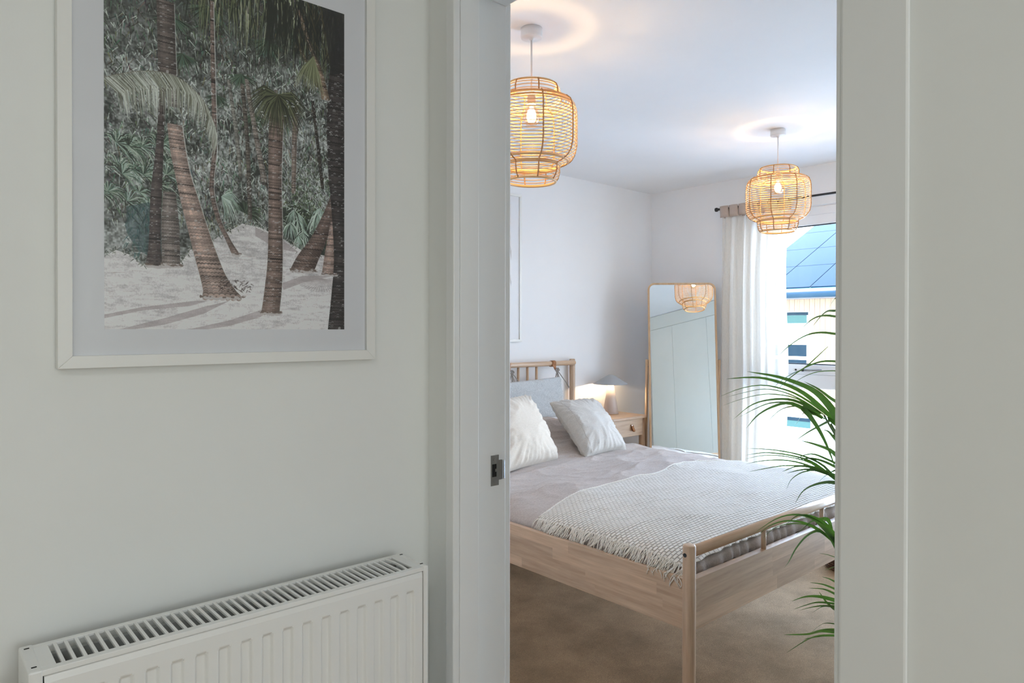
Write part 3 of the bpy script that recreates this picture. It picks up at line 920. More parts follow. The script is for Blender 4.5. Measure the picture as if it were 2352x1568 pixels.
# ================================================================== BED
bed = thing("bed_frame", (2.588, 2.2, 0), "pale birch double bed frame with round posts and spindle headboard", "bed")
BX0, BX1, BYF, BYH = 1.765, 3.411, 1.190, 3.230
def post(x, y, h):
    m = MB()
    m.lathe([(0.0005, 0), (0.0175, 0), (0.0195, 0.02), (0.0195, h - 0.006), (0.0178, h - 0.0015), (0.0150, h), (0.0005, h)], 28, (x, y, 0))
    return m.build("post", M_wz, bed)
post(BX0, BYF, 0.719); post(BX1, BYF, 0.719); post(BX0, BYH, 1.163); post(BX1, BYH, 1.163)
def cap_plug(x):
    m = MB(); m.tube([(x, BYF + 0.002, 0.690), (x - 0.0012, BYF + 0.002, 0.690)], 0.0062, 18)
    o = m.build("bolt_cap", M_black, bed); o["label"] = "black bolt cap"
cap_plug(BX0 - 0.0193)
def hrail(name, pts, r, mat=M_wx):
    m = MB(); m.tube(pts, r, 20); return m.build(name, mat, bed)
hrail("foot_rail", [(BX0 + 0.012, BYF, 0.6945), (BX1 - 0.012, BYF, 0.6945)], 0.0168, M_rail)
hrail("head_rail", [(1.74, 3.205, 1.1385), (1.748, 3.205, 1.1385), (1.755, 3.205, 1.1385), (3.400, 3.205, 1.1385), (3.407, 3.205, 1.1385), (3.4125, 3.205, 1.1385)], [0.009, 0.014, 0.0165, 0.0165, 0.014, 0.009])
hrail("lower_head_rail", [(BX0 + 0.01, 3.222, 0.70), (BX1 - 0.01, 3.222, 0.70)], 0.0165)
sp0 = None
for x in np.linspace(2.117, 3.059, 13):
    if sp0 is None:
        m = MB(); m.tube([(x, 3.212, 0.708), (x, 3.212, 1.130)], 0.0088, 14)
        sp0 = m.build("spindle", M_wz, bed); sx0 = x
    else:
        c = sp0.copy(); COL.objects.link(c); c.location = sp0.location + Vector((x - sx0, 0, 0))
fs0 = None
for x in (2.204, 2.643, 3.062):
    if fs0 is None:
        m = MB(); m.tube([(x, BYF, 0.612), (x, BYF, 0.682)], 0.0085, 16)
        fs0 = m.build("foot_spindle", M_wz, bed); fx0 = x
    else:
        c = fs0.copy(); COL.objects.link(c); c.location = fs0.location + Vector((x - fx0, 0, 0))
def stave_panel(name, along, a0, a1, c, th, z0, z1, rows, seed, mat):
    """glued-up board of short staves; every stave is a piece"""
    rr = random.Random(seed)
    core = MB()
    if along == "y": core.box((c - th / 2 + 0.002, a0, z0 + 0.001), (c + th / 2 - 0.002, a1, z1 - 0.001))
    else: core.box((a0, c - th / 2 + 0.002, z0 + 0.001), (a1, c + th / 2 - 0.002, z1 - 0.001))
    pn_ = core.build(name, mat, bed)
    hgt = (z1 - z0) / rows
    for k in range(rows):
        a = a0 - rr.uniform(0, 0.3)
        while a < a1:
            L = rr.uniform(0.24, 0.58)
            s0, s1 = max(a, a0), min(a + L, a1)
            if s1 - s0 > 0.01:
                m = MB()
                g = 0.00015
                if along == "y": m.box((c - th / 2, s0 + g, z0 + k * hgt + g * 0), (c + th / 2, s1, z0 + (k + 1) * hgt))
                else: m.box((s0 + g, c - th / 2, z0 + k * hgt + g * 0), (s1, c + th / 2, z0 + (k + 1) * hgt))
                m.build("stave", mat, pn_)
            a += L
    return pn_
stave_panel("side_panel", "y", BYF + 0.012, BYH - 0.012, BX0 + 0.001, 0.022, 0.463, 0.614, 4, 3, M_wy)
stave_panel("side_panel", "y", BYF + 0.012, BYH - 0.012, BX1 - 0.001, 0.022, 0.463, 0.614, 4, 4, M_wy)
stave_panel("foot_panel", "x", BX0 + 0.012, BX1 - 0.012, BYF, 0.024, 0.463, 0.614, 3, 8, M_wx)
stave_panel("head_panel", "x", BX0 + 0.012, BX1 - 0.012, BYH - 0.004, 0.024, 0.463, 0.60, 3, 9, M_wx)
s0_ = None
for i in range(14):
    y = 1.26 + i * 0.142
    if s0_ is None:
        m = MB(); m.box((BX0 + 0.0125, y, 0.468), (BX1 - 0.0125, y + 0.07, 0.482)); s0_ = m.build("slat", M_wx, bed); y0_ = y
    else:
        c = s0_.copy(); COL.objects.link(c); c.location = s0_.location + Vector((0, y - y0_, 0))

mt = MB(); mt.box((1.800, 1.235, 0.484), (3.376, 3.190, 0.585))
mo = mt.build("mattress", M_matt, None, 0.03)
tag(mo, "pale mattress lying in the birch bed under the taupe duvet", "mattress")

# duvet surface: shared profile so the throw can follow it
def table(half, n_exp, H, npts=1200, lo=0.02):
    th_ = np.linspace(lo, PI - lo, npts)
    c, s = np.cos(th_), np.sin(th_)
    p = 2.0 / n_exp
    u = -np.sign(c) * np.abs(c) ** p * half
    w = s ** p
    d = np.hypot(np.diff(u), np.diff(w * H))
    return u, w, np.concatenate([[0], np.cumsum(d)])
HZ = 0.10
UX, WX, SX = table(0.800, 5.0, HZ)
UY, WY_, SY_ = table(0.990, 6.0, HZ)
DXC, DYC, DZ0 = 2.588, 2.212, 0.575
def dz_noise(x, y):
    p = Vector((x * 1.5, y * 2.6, 0.3))
    a = noise.fractal(p, 0.9, 2.1, 3) * 0.014
    r1 = 1 - abs(noise.noise(Vector((x * 1.7 + y * 1.2, y * 4.2 - x * 0.8, 4.1))))
    k = min(1.0, max(0.0, (y - 1.90) / 0.15)); k = 0.35 + 0.65 * k * k * (3 - 2 * k)
    a += (r1 ** 4) * 0.021 * k
    r2 = 1 - abs(noise.noise(Vector((x * 5 + y * 2, y * 13, 8.1))))
    a += (r2 ** 5) * 0.008 * k
    return a
def duvet_pt(sx, sy, off=0.0, nz=1.0):
    """sx, sy arc lengths; returns a point on the quilt top"""
    x = DXC + np.interp(sx, SX, UX); wx = np.interp(sx, SX, WX)
    y = DYC + np.interp(sy, SY_, UY); wy = np.interp(sy, SY_, WY_)
    flat = (wx * wy) ** 2
    z = DZ0 + HZ * wx * wy
    # gathered folds at the foot
    foot = max(0.0, 1 - (y - (DYC - 0.99)) / 0.06)
    y2 = y + foot * 0.006 * math.sin(x * 95 + 2 * math.sin(x * 21)) * (1 - wy * 0.3)
    side = max(0.0, 1 - (x - (DXC - 0.80)) / 0.05)
    x2 = x + side * 0.004 * math.sin(y * 17 + 1.4 * math.sin(y * 7.0))
    z += nz * dz_noise(x, y) * flat
    # the quilt rides up over the sleeping pillows at the head
    q = min(1.0, max(0.0, (y - 2.47) / 0.46)); q = q * q * (3 - 2 * q)
    e = min(1.0, max(0.0, (3.24 - x) / 0.30)) * min(1.0, max(0.0, (x - 1.90) / 0.25)); e = e * e * (3 - 2 * e)
    gap = 1 - 0.25 * math.exp(-((x - 2.48) / 0.06) ** 2)
    z += 0.135 * q * e * gap * min(1.0, wy * 1.3) ** 2
    nrm = Vector((-(1 - wx) * (1 if x < DXC else -1) * 1.4, -(1 - wy) * (1 if y < DYC else -1) * 1.4, max(0.1, wx * wy))).normalized()
    return Vector((x2, y2, z)) + nrm * off
nu, nv = 210, 260
LX, LY = SX[-1], SY_[-1]
def edge_map(t):       # denser sampling near the rolled edges
    return t
P = [[duvet_pt(LX * i / nu, LY * j / nv) for j in range(nv + 1)] for i in range(nu + 1)]
dv = MB(); dv.grid(P, True)
do = dv.build("duvet", M_duvet)
tag(do, "rumpled taupe linen duvet tucked inside the birch bed frame", "duvet")

# throw
thr = thing("throw_blanket", (2.5, 1.6, 0.6), "cream basket-weave throw with fringe across the foot of the bed", "blanket")
def s_of_x(x): return float(np.interp(x - DXC, UX, SX))
def s_of_y(y): return float(np.interp(y - DYC, UY, SY_))
sA, sB = 0.055, LX - 0.045
tF = s_of_y(1.232)
edge = [(1.79, 1.885), (1.86, 1.895), (2.01, 1.936), (2.3, 1.972), (2.63, 1.972), (2.9, 2.01), (3.04, 2.012), (3.19, 1.975), (3.40, 1.93)]
ex, ey = [e[0] for e in edge], [e[1] for e in edge]
nu, nv = 190, 110
P, UVs = [], []
for i in range(nu + 1):
    s = sA + (sB - sA) * i / nu
    x = DXC + float(np.interp(s, SX, UX))
    tE = s_of_y(float(np.interp(x, ex, ey)))
    row, ur = [], []
    for j in range(nv + 1):
        t = tF + (tE - tF) * j / nv
        thick = 0.009 * min(1.0, 0.35 + 8 * (1 - j / nv)) + 0.0012
        row.append(duvet_pt(s, t, thick))
        ur.append((s + 0.0001, t))
    P.append(row); UVs.append(ur)
tm = MB(); tm.grid(P, True, UVs)
tm.build("weave", M_throw, thr)
hm = MB()
hm.tube([P[i][nv] + Vector((0, 0, 0.0015)) for i in range(nu + 1)], [0.0028 + 0.0013 * (i % 2) for i in range(nu + 1)], 6)
hm.build("rolled_edge", M_fringe, thr)
fr = MB()
Rf = random.Random(12)
for k in range(330):
    j = (k + Rf.random()) / 330 * nv
    j0 = min(int(j), nv - 1); f_ = j - j0
    p0 = P[0][j0].lerp(P[0][j0 + 1], f_)
    L = Rf.uniform(0.040, 0.066)
    lean = Rf.uniform(-0.35, 0.35) + 0.25 * math.sin(p0.y * 40)
    curl = Rf.uniform(-0.010, 0.010)
    pts = []
    for q in range(6):
        u = q / 5
        sx = sA - L * u * 0.72
        if sx > 0.004:
            base = duvet_pt(sx, tF + (s_of_y(1.888) - tF) * j / nv, 0.008)
        else:
            base = duvet_pt(0.004, tF + (s_of_y(1.888) - tF) * j / nv, 0.008) + Vector((0, 0, sx - 0.004))
        base.z = max(base.z, 0.618 - 0.004 * u)
        base.x -= 0.004 * u + (0.006 * u if base.z < 0.622 else 0)
        base.y += lean * L * u * 0.7 + curl * math.sin(u * PI)
        pts.append(base)
    pts[0] = p0
    fr.tube(pts, [0.0016, 0.0016, 0.0015, 0.0013, 0.0012, 0.0009], 4)
for k in range(22):     # longer tangle at the corner by the post
    y = Rf.uniform(1.225, 1.33)
    L = Rf.uniform(0.03, 0.055)
    b0 = duvet_pt(sA, s_of_y(y), 0.010)
    pts = [b0 + Vector((-0.010 * u - 0.004, 0.012 * math.sin(3 * u + k), -L * u)) for u in (0, 0.25, 0.5, 0.75, 1)]
    pts = [Vector((min(p.x, 1.752 if p.z < 0.619 else 9), p.y, p.z)) for p in pts]
    fr.tube(pts, [0.0018, 0.0017, 0.0015, 0.0013, 0.001], 4)
fo = fr.build("fringe", M_fringe, thr)
fo["kind"] = "stuff"

# ---- pillows and cushions
def cushion_mesh(BL, BR, TR, TL, puff, N=44, pinch=0.07, seed=0, wr=0.006, corner=0.5, flatback=0.7):
    BL, BR, TR, TL = map(Vector, (BL, BR, TR, TL))
    nrm = (BR - BL).cross(TL - BL).normalized()
    m = MB()
    grids = []
    for side in (1, -1):
        P = []
        for i in range(N + 1):
            row = []
            u = -math.cos(PI * i / N) * 0.5 + 0.5
            u = 0.5 * u + 0.5 * i / N
            for j in range(N + 1):
                v = -math.cos(PI * j / N) * 0.5 + 0.5
                v = 0.5 * v + 0.5 * j / N
                a, b = 2 * u - 1, 2 * v - 1
                # mid edges drawn in so the corners stand out as ears
                a2 = a * (1 - pinch * (1 - b * b) * a * a)
                b2 = b * (1 - pinch * (1 - a * a) * b * b)
                uu, vv = (a2 + 1) / 2, (b2 + 1) / 2
                p = (BL * (1 - uu) + BR * uu) * (1 - vv) + (TL * (1 - uu) + TR * uu) * vv
                h = max(0.0, (1 - a * a)) ** corner * max(0.0, (1 - b * b)) ** corner
                wv = 0.0
                if h > 0:
                    e = 1 - min(1 - abs(a), 1 - abs(b))
                    q1 = 1 - abs(noise.noise(Vector((a * 2.2 + seed, b * 2.2, seed * 1.7))))
                    ang = math.atan2(b, a)
                    rad_ = 1 - abs(noise.noise(Vector((math.cos(ang) * 7 + seed, math.sin(ang) * 7, (abs(a) + abs(b)) * 0.7))))
                    wv = wr * ((q1 ** 3) * 0.8 + (rad_ ** 3) * 1.6 * e ** 2) * min(1, 5 * h)
                k = puff * h + wv
                row.append(p + nrm * (k if side == 1 else -k * flatback))
            P.append(row)
        grids.append(P)
    m.grid(grids[0], True)
    m.grid([r[::-1] for r in grids[1]], True)
    return m, grids, nrm

m, g, nn = cushion_mesh((2.700, 2.455, 0.684), (3.085, 2.50, 0.676), (3.175, 2.83, 0.932), (2.735, 2.765, 0.950), 0.085, 56, 0.085, 8, 0.010)
cu = thing("cushion", (2.9, 2.6, 0.68), "greyish ivory square cushion tilted in front of the bedside lamp", "cushion")
m.build("cover", M_cushion2, cu)
G = g[0]
k = 8
sm_ = MB()
sm_.tube([G[k][j] + nn * 0.0008 for j in range(2, len(G[k]) - 2)], 0.0007, 5)
so_ = sm_.build("hem_seam", paint("seam_thread", (0.46, 0.42, 0.38), 0.9), cu)
m, g, nn = cushion_mesh((2.10, 2.43, 0.686), (2.585, 2.545, 0.668), (2.630, 2.835, 0.992), (2.190, 2.74, 0.975), 0.095, 56, 0.075, 21, 0.010)
cu = thing("cushion", (2.35, 2.6, 0.68), "warm ivory square cushion at the left, cut off by the door jamb", "cushion")
m.build("cover", M_cushion, cu)

# headrest cushion hung from the head rail by leather loops and cords
hc = thing("headrest_cushion", (2.95, 3.13, 0.82), "long grey wool headrest cushion hanging from the headboard rail", "cushion")
m, g, nn = cushion_mesh((2.66, 3.125, 0.800), (3.225, 3.125, 0.800), (3.215, 3.155, 1.055), (2.67, 3.155, 1.040), 0.042, 40, 0.03, 14, 0.004, 0.28)
m.build("cover", M_headc, hc)
for xx in (2.800, 3.195):
    lm = MB()
    ring_pts = [(xx + 0.004 * math.sin(a), 3.205 + 0.0195 * math.cos(a), 1.1385 + 0.0195 * math.sin(a)) for a in np.linspace(0, 2 * PI, 20)[:-1]]
    rows = [[(p[0] - 0.016, p[1], p[2]) for p in ring_pts + ring_pts[:1]], [(p[0] + 0.016, p[1], p[2]) for p in ring_pts + ring_pts[:1]]]
    tail = [(xx - 0.016, 3.186, 1.130), (xx - 0.006, 3.176, 1.098)], [(xx + 0.016, 3.186, 1.130), (xx + 0.006, 3.176, 1.098)]
    lm.grid(rows, True); lm.grid([list(tail[0]), list(tail[1])], False)
    lo_ = lm.build("leather_loop", M_leather, hc, solid=0.0022)
    cm = MB()
    knot = Vector((xx + 0.008, 3.170, 1.100))
    cm.tube([knot + Vector((0.011 * math.cos(a), 0.004 * math.sin(2 * a), 0.011 * math.sin(a))) for a in np.linspace(0, 2 * PI, 16)[:-1]], 0.0034, 6, closed=True)
    cm.tube([knot + Vector((0.008 * math.cos(a) + 0.008, 0.005 * math.sin(2 * a) - 0.004, 0.009 * math.sin(a) + 0.002)) for a in np.linspace(0, 2 * PI, 16)[:-1]], 0.0034, 6, closed=True)
    for dx_, dz_, yy in ((-0.026, -0.068, 0.0), (0.014, -0.062, -0.004), (0.003, -0.060, 0.002)):
        cm.tube(catmull([knot, knot + Vector((dx_ * 0.4, yy - 0.004, dz_ * 0.5)), knot + Vector((dx_, yy - 0.008, dz_))], 8), 0.0034, 6)
    tailp = catmull([knot, knot + Vector((0.022, -0.014, -0.035)), knot + Vector((0.052, -0.030, -0.082)), knot + Vector((0.078, -0.036, -0.118))], 12)
    cm.tube(tailp, [0.0031] * 9 + [0.0042] * 4, 6)
    cm.build("tie_cord", M_cord, hc)

# ================================================================== NIGHTSTAND, LAMP
ns = thing("nightstand", (3.65, 3.08, 0), "pale birch nightstand with one drawer beside the bed", "nightstand")
NX0, NX1, NY0, NY1, NZ = 3.452, 3.842, 2.920, 3.250, 0.777
m = MB()
poly_ = []
rc = 0.028
for cx_, cy_, a0 in ((NX1 - rc, NY1 - rc, 0), (NX0 + rc, NY1 - rc, PI / 2), (NX0 + rc, NY0 + rc, PI), (NX1 - rc, NY0 + rc, 1.5 * PI)):
    for q in range(7):
        a = a0 + q / 6 * PI / 2
        poly_.append((cx_ + rc * math.cos(a), cy_ + rc * math.sin(a)))
nn_ = len(poly_)
m.add([(x, y, NZ - 0.017) for x, y in poly_] + [(x, y, NZ) for x, y in poly_], [tuple(range(nn_))[::-1], tuple(range(nn_, 2 * nn_))] + [(i, (i + 1) % nn_, nn_ + (i + 1) % nn_, nn_ + i) for i in range(nn_)])
m.build("top", M_wx, ns, 0.002)
box("side", (NX0 + 0.030, NY0 + 0.03, 0.655), (NX0 + 0.042, NY1 - 0.01, NZ - 0.0172), M_wy, ns)
box("side", (NX1 - 0.042, NY0 + 0.03, 0.655), (NX1 - 0.030, NY1 - 0.01, NZ - 0.0172), M_wy, ns)
box("back", (NX0 + 0.042, NY1 - 0.022, 0.655), (NX1 - 0.042, NY1 - 0.010, NZ - 0.0172), M_wx, ns)
box("bottom", (NX0 + 0.042, NY0 + 0.03, 0.655), (NX1 - 0.042, NY1 - 0.022, 0.663), M_wx, ns)
dr = box("drawer", (NX0 + 0.030, NY0 + 0.012, 0.645), (NX1 - 0.048, NY0 + 0.030, 0.7590), M_wx, ns, 0.002)
hx, hy, hz = 3.672, NY0 + 0.012, 0.706
m = MB()
prof = [(0.0, 0.018), (0.004, 0.012), (0.012, -0.004), (0.021, -0.020), (0.018, -0.027), (0.010, -0.024), (0.003, -0.008), (0.001, 0.010)]
rows = [[(hx - 0.010 + 0.013 * (i / 7), hy - 0.001 - p[0], hz + p[1]) for i, p in enumerate(prof)], [(hx + 0.010 + 0.013 * (i / 7), hy - 0.001 - p[0], hz + p[1]) for i, p in enumerate(prof)]]
m.grid(rows, True)
ho_ = m.build("handle", M_leather, dr, solid=0.0024); ho_["label"] = "tan leather pull"
m = MB(); m.tube([(hx, hy - 0.0015, hz + 0.012), (hx, hy - 0.007, hz + 0.012)], 0.0052, 14); m.build("rivet", paint("bright_rivet", (0.7, 0.7, 0.7), 0.25, metal=1.0), dr)
for x, dx_ in ((NX0 + 0.028, -0.012), (NX1 - 0.028, 0.012)):
    for y, dy_ in ((NY0 + 0.035, -0.01), (NY1 - 0.035, 0.008)):
        m = MB(); m.tube([(x, y, NZ - 0.0175), (x, y, 0.60), (x + dx_, y + dy_, 0.0)], [0.0195, 0.0205, 0.015], 16)
        m.build("leg", M_wz, ns)

lp = thing("table_lamp", (3.690, 3.128, NZ), "small mushroom lamp with grey metal shade on the nightstand", "lamp")
LXc, LYc = 3.690, 3.128
m = MB(); m.lathe([(0.0005, 0), (0.053, 0), (0.055, 0.004), (0.0185, 0.215), (0.0005, 0.216)], 40, (LXc, LYc, NZ)); m.build("base", M_cone, lp)
m = MB(); m.lathe([(0.0545, 0.0005), (0.0558, 0.0005), (0.0555, 0.0035), (0.0548, 0.0035)], 40, (LXc, LYc, NZ)); m.build("base_ring", M_brass, lp)
shp = [(0.0005, 0.2730), (0.014, 0.2715), (0.030, 0.264), (0.056, 0.2485), (0.085, 0.2295), (0.108, 0.2155), (0.121, 0.2090)]
inn = [(r - 0.0005, z - 0.0018) for r, z in shp[::-1]]
inn[-1] = (0.0005, 0.2705)
m = MB(); m.lathe(shp + inn, 48, (LXc, LYc, NZ)); m.build("lamp_shade", M_shade, lp)
m = MB(); m.lathe([(0.0005, 0.2165), (0.008, 0.2165), (0.008, 0.268), (0.0005, 0.268)], 16, (LXc, LYc, NZ)); m.build("stem", M_white, lp)
m = MB()
m.lathe([(0.0095, 0.2215), (0.017, 0.2215), (0.017, 0.2275), (0.0095, 0.2275)], 24, (LXc, LYc, NZ))
m.build("bulb", M_lampbulb, lp)

# ================================================================== MIRROR
mir = thing("floor_mirror", (3.95, 2.70, 0), "tall leaning floor mirror with thin oak frame in the corner", "mirror")
mn = Vector((math.cos(math.radians(223.7)) * math.cos(math.radians(8)), math.sin(math.radians(223.7)) * math.cos(math.radians(8)), math.sin(math.radians(8))))
ux_ = Vector((0, 0, 1)).cross(mn).normalized() * 1.0           # to the viewer's right
if ux_.dot(RT) < 0: ux_ = -ux_
vx_ = ux_.cross(Vector(mn)) if ux_.cross(Vector(mn)).z > 0 else Vector(mn).cross(ux_)
top_c = Vector((4.0735, 2.8170, 1.685))
vx_.normalize()
top_c = top_c + ux_ * 0.0
HM = (top_c.z - 0.02) / vx_.z
mc = top_c - vx_ * (HM / 2)
W2, H2, RC = 0.2325, HM / 2, 0.048
def rrect(w, h, r, n_=8):
    out = []
    for cx_, cy_, a0 in ((w - r, h - r, 0), (-w + r, h - r, PI / 2), (-w + r, -h + r, PI), (w - r, -h + r, 1.5 * PI)):
        for q in range(n_ + 1):
            a = a0 + q / n_ * PI / 2
            out.append((cx_ + r * math.cos(a), cy_ + r * math.sin(a)))
    return out
def mpt(a, b, d): return mc + ux_ * a + vx_ * b + mn * d
o1, i1 = rrect(W2, H2, RC), rrect(W2 - 0.0125, H2 - 0.0125, RC - 0.0125)
n_ = len(o1)
m = MB()
rows = [[mpt(a, b, 0.004) for a, b in i1], [mpt(a, b, 0.010) for a, b in i1], [mpt(a, b, 0.010) for a, b in o1], [mpt(a, b, -0.012) for a, b in o1], [mpt(a, b, -0.012) for a, b in i1]]
vs = [q for r_ in rows for q in r_]
fs = [(k * n_ + i, k * n_ + (i + 1) % n_, (k + 1) * n_ + (i + 1) % n_, (k + 1) * n_ + i) for k in range(4) for i in range(n_)]
m.add(vs, fs); m.build("frame", M_oak, mir)
m = MB()
i2 = rrect(W2 - 0.0115, H2 - 0.0115, RC - 0.0115)
m.add([mpt(a, b, 0.0045) for a, b in i2] + [mpt(a, b, -0.010) for a, b in i2], [tuple(range(n_)), tuple(range(n_, 2 * n_))[::-1]] + [(i, n_ + i, n_ + (i + 1) % n_, (i + 1) % n_) for i in range(n_)])
m.build("mirror_glass", M_mirror, mir)
back = Vector((-mn.x, -mn.y, 0)).normalized()
for sgn in (-1, 1):
    piv = mpt(sgn * (W2 + 0.011), 0, 0) ; 
    t_ = (1.155 - piv.z) / vx_.z
    topp = piv + vx_ * t_
    foot = Vector((topp.x, topp.y, 0)) + back * 0.10 + Vector((0, 0, 0.0))
    m = MB(); m.tube([foot + Vector((0, 0, 0.002)), topp], [0.0095, 0.0105], 14)
    m.build("leg", M_oak, mir)
    m = MB(); hp = topp - (topp - foot).normalized() * 0.045; m.tube([hp, mpt(sgn * (W2 - 0.004), 0, 0) + vx_ * ((hp.z - mc.z) / vx_.z)], 0.004, 10); m.build("pivot", M_steel, mir)
fl = mpt(-(W2 + 0.011), 0, 0) + vx_ * ((1.155 - mc.z) / vx_.z); fr_ = mpt(W2 + 0.011, 0, 0) + vx_ * ((1.155 - mc.z) / vx_.z)
qa, qb = Vector((fl.x, fl.y, 0.12)) + back * 0.09, Vector((fr_.x, fr_.y, 0.12)) + back * 0.09
m = MB(); m.tube([qa, qb], 0.008, 12); m.build("crossbar", M_oak, mir)

# ================================================================== CURTAIN AND ROD
rod = thing("curtain_rod", (4.22, 1.6, 2.18), "thin black curtain rod above the bedroom window", "curtain rod")
m = MB(); m.tube([(4.222, 2.612, 2.188), (4.222, 0.55, 2.188)], 0.0068, 14); m.build("pole", M_black, rod)
for y, s in ((2.612, 1), (0.55, -1)):
    m = MB(); m.tube([(4.222, y, 2.188), (4.222, y + 0.012 * s, 2.188), (4.222, y + 0.014 * s, 2.188), (4.222, y + 0.020 * s, 2.188), (4.222, y + 0.030 * s, 2.188), (4.222, y + 0.034 * s, 2.188)], [0.008, 0.008, 0.012, 0.0145, 0.0135, 0.007], 16)
    m.build("finial", M_black, rod)
for y in (2.50, 0.66):
    m = MB(); m.tube([(4.222, y, 2.181), (4.235, y, 2.176), (XB, y, 2.176)], 0.005, 10); m.tube([(XB - 0.006, y, 2.176), (XB - 0.0005, y, 2.176)], 0.016, 16); m.build("bracket", M_black, rod)
cur = thing("curtain", (4.22, 2.36, 0.02), "sheer off-white linen curtain hanging at the left of the window", "curtain")
m = MB()
NJ, NI = 150, 60
P = []
for i in range(NI + 1):
    z = 2.170 - (2.170 - 0.015) * i / NI
    row = []
    fz = i / NI
    for j in range(NJ + 1):
        t = j / NJ
        yl = 2.590 + 0.012 * math.sin(fz * 3)
        yr = 2.115 + 0.012 * math.sin(fz * 9) + 0.03 * fz
        y = yl + (yr - yl) * t
        amp = 0.018 + 0.020 * min(1, fz * 3)
        ph = t * 2 * PI * 7.0 + 0.8 * math.sin(t * 9 + fz * 1.6)
        x = 4.226 + amp * math.sin(ph) * (0.7 + 0.3 * math.sin(t * 23 + 1)) + 0.004 * math.sin(t * 60 + fz * 4)
        y += 0.010 * math.sin(2 * ph) * min(1, fz * 3)
        row.append((x, y, z))
    P.append(row)
m.grid(P, True); m.build("drape", M_curtain, cur)
for k in range(7):
    y1_ = 2.598 - k * 0.070; y0_ = y1_ - 0.064
    m = MB()
    rows = []
    for q in range(5):
        z = 2.203 - 0.078 * q / 4
        rows.append([(4.205 - 0.010 * math.sin(PI * s / 8) - 0.003 * q / 4, y1_ + (y0_ - y1_) * s / 8 - 0.006 * q / 4, z) for s in range(9)])
    m.grid(rows, True)
    m.build("header_tab", M_header, cur, solid=0.002)
m = MB(); m.grid([[(4.238, 2.598 - 0.49 * j / 20, 2.200 - 0.075 * i) for j in range(21)] for i in range(2)], True); m.build("header_tape", M_header, cur)

# ================================================================== PENDANT LAMPS
pd = thing("pendant_lamp", (1.639, 1.748, 2.40), "large rattan pendant lamp nearest the doorway, partly behind the jamb", "pendant lamp", "rattan pendant lamps in the bedroom")
cx_, cy_ = 1.639, 1.748
m = MB(); m.lathe([(0.0005, -0.0005), (0.0375, -0.0005), (0.0380, -0.029), (0.0365, -0.0325), (0.0345, -0.0335), (0.008, -0.0345), (0.0065, -0.040), (0.0005, -0.040)], 36, (cx_, cy_, 2.4)); m.build("canopy", M_white, pd)
m = MB(); m.tube([(cx_, cy_, 2.362), (cx_, cy_, 2.180)], 0.0033, 8); m.build("cord", M_white, pd)
m = MB(); m.lathe([(0.0005, 2.190), (0.008, 2.190), (0.014, 2.172), (0.015, 2.150), (0.015, 2.138), (0.0005, 2.138)], 24, (cx_, cy_, 0)); m.build("bulb_holder", paint("holder_plastic", (0.75, 0.62, 0.48), 0.5), pd)
m = MB(); m.lathe([(0.0005, 2.137), (0.013, 2.136), (0.013, 2.126), (0.024, 2.113), (0.0295, 2.098), (0.028, 2.083), (0.019, 2.070), (0.0005, 2.066)], 24, (cx_, cy_, 0)); bl_ = m.build("bulb", M_bulbglass, pd)
m = MB(); m.lathe([(0.0005, 2.124), (0.009, 2.121), (0.0155, 2.108), (0.0165, 2.096), (0.012, 2.083), (0.0005, 2.078)], 20, (cx_, cy_, 0)); m.build("filament", M_bulb, bl_)
prof = [(0.088, 2.200), (0.097, 2.192), (0.101, 2.178), (0.101, 2.157), (0.112, 2.152), (0.138, 2.146), (0.150, 2.134), (0.157, 2.112), (0.159, 2.090), (0.159, 1.995), (0.153, 1.968), (0.140, 1.948), (0.118, 1.934), (0.099, 1.928), (0.099, 1.908), (0.094, 1.886), (0.084, 1.873)]
def ringpts(r, z, n_=40): return [(cx_ + r * math.cos(2 * PI * i / n_), cy_ + r * math.sin(2 * PI * i / n_), z) for i in range(n_)]
sh = bpy.data.objects.new("shade", None); COL.objects.link(sh); put(sh, (cx_, cy_, 1.87), pd)
for r_, z_, t_ in ((0.088, 2.200, 0.0036), (0.101, 2.155, 0.0032), (0.135, 2.142, 0.0030), (0.148, 2.128, 0.0032), (0.128, 1.940, 0.0032), (0.099, 1.926, 0.0040), (0.084, 1.872, 0.0042)):
    m = MB(); m.tube(ringpts(r_, z_), t_, 6, closed=True); m.build("rim", M_rattan, sh, origin=(cx_, cy_, z_))
PA = [Vector((r, 0, z)) for r, z in prof]
cum = [0]
for a, b in zip(PA, PA[1:]): cum.append(cum[-1] + (b - a).length)
nh = 35
for k in range(nh):
    s = cum[-1] * (k + 0.5) / nh
    r_ = float(np.interp(s, cum, [p.x for p in PA])); z_ = float(np.interp(s, cum, [p.z for p in PA]))
    m = MB(); m.tube(ringpts(r_, z_, 36), 0.00165, 5, closed=True); m.build("hoop", M_rattan, sh, origin=(cx_, cy_, z_))
up0 = None
for k in range(8):
    a = 2 * PI * (k + 0.35) / 8
    m = MB()
    pts = []
    for s in np.linspace(0, cum[-1], 44):
        r_ = float(np.interp(s, cum, [p.x for p in PA])) + 0.0022; z_ = float(np.interp(s, cum, [p.z for p in PA]))
        pts.append((cx_ + r_ * math.cos(a), cy_ + r_ * math.sin(a), z_))
    m.tube(pts, [0.0029 if i % 2 else 0.0021 for i in range(44)], 6); m.build("upright", M_rattan_dark, sh, origin=(cx_, cy_, 1.87))
pd2 = copy_tree(pd)
pd2.location = (3.42, 1.774, 2.40)
pd2["label"] = "rattan pendant lamp farther in the room, in front of the curtain rod"

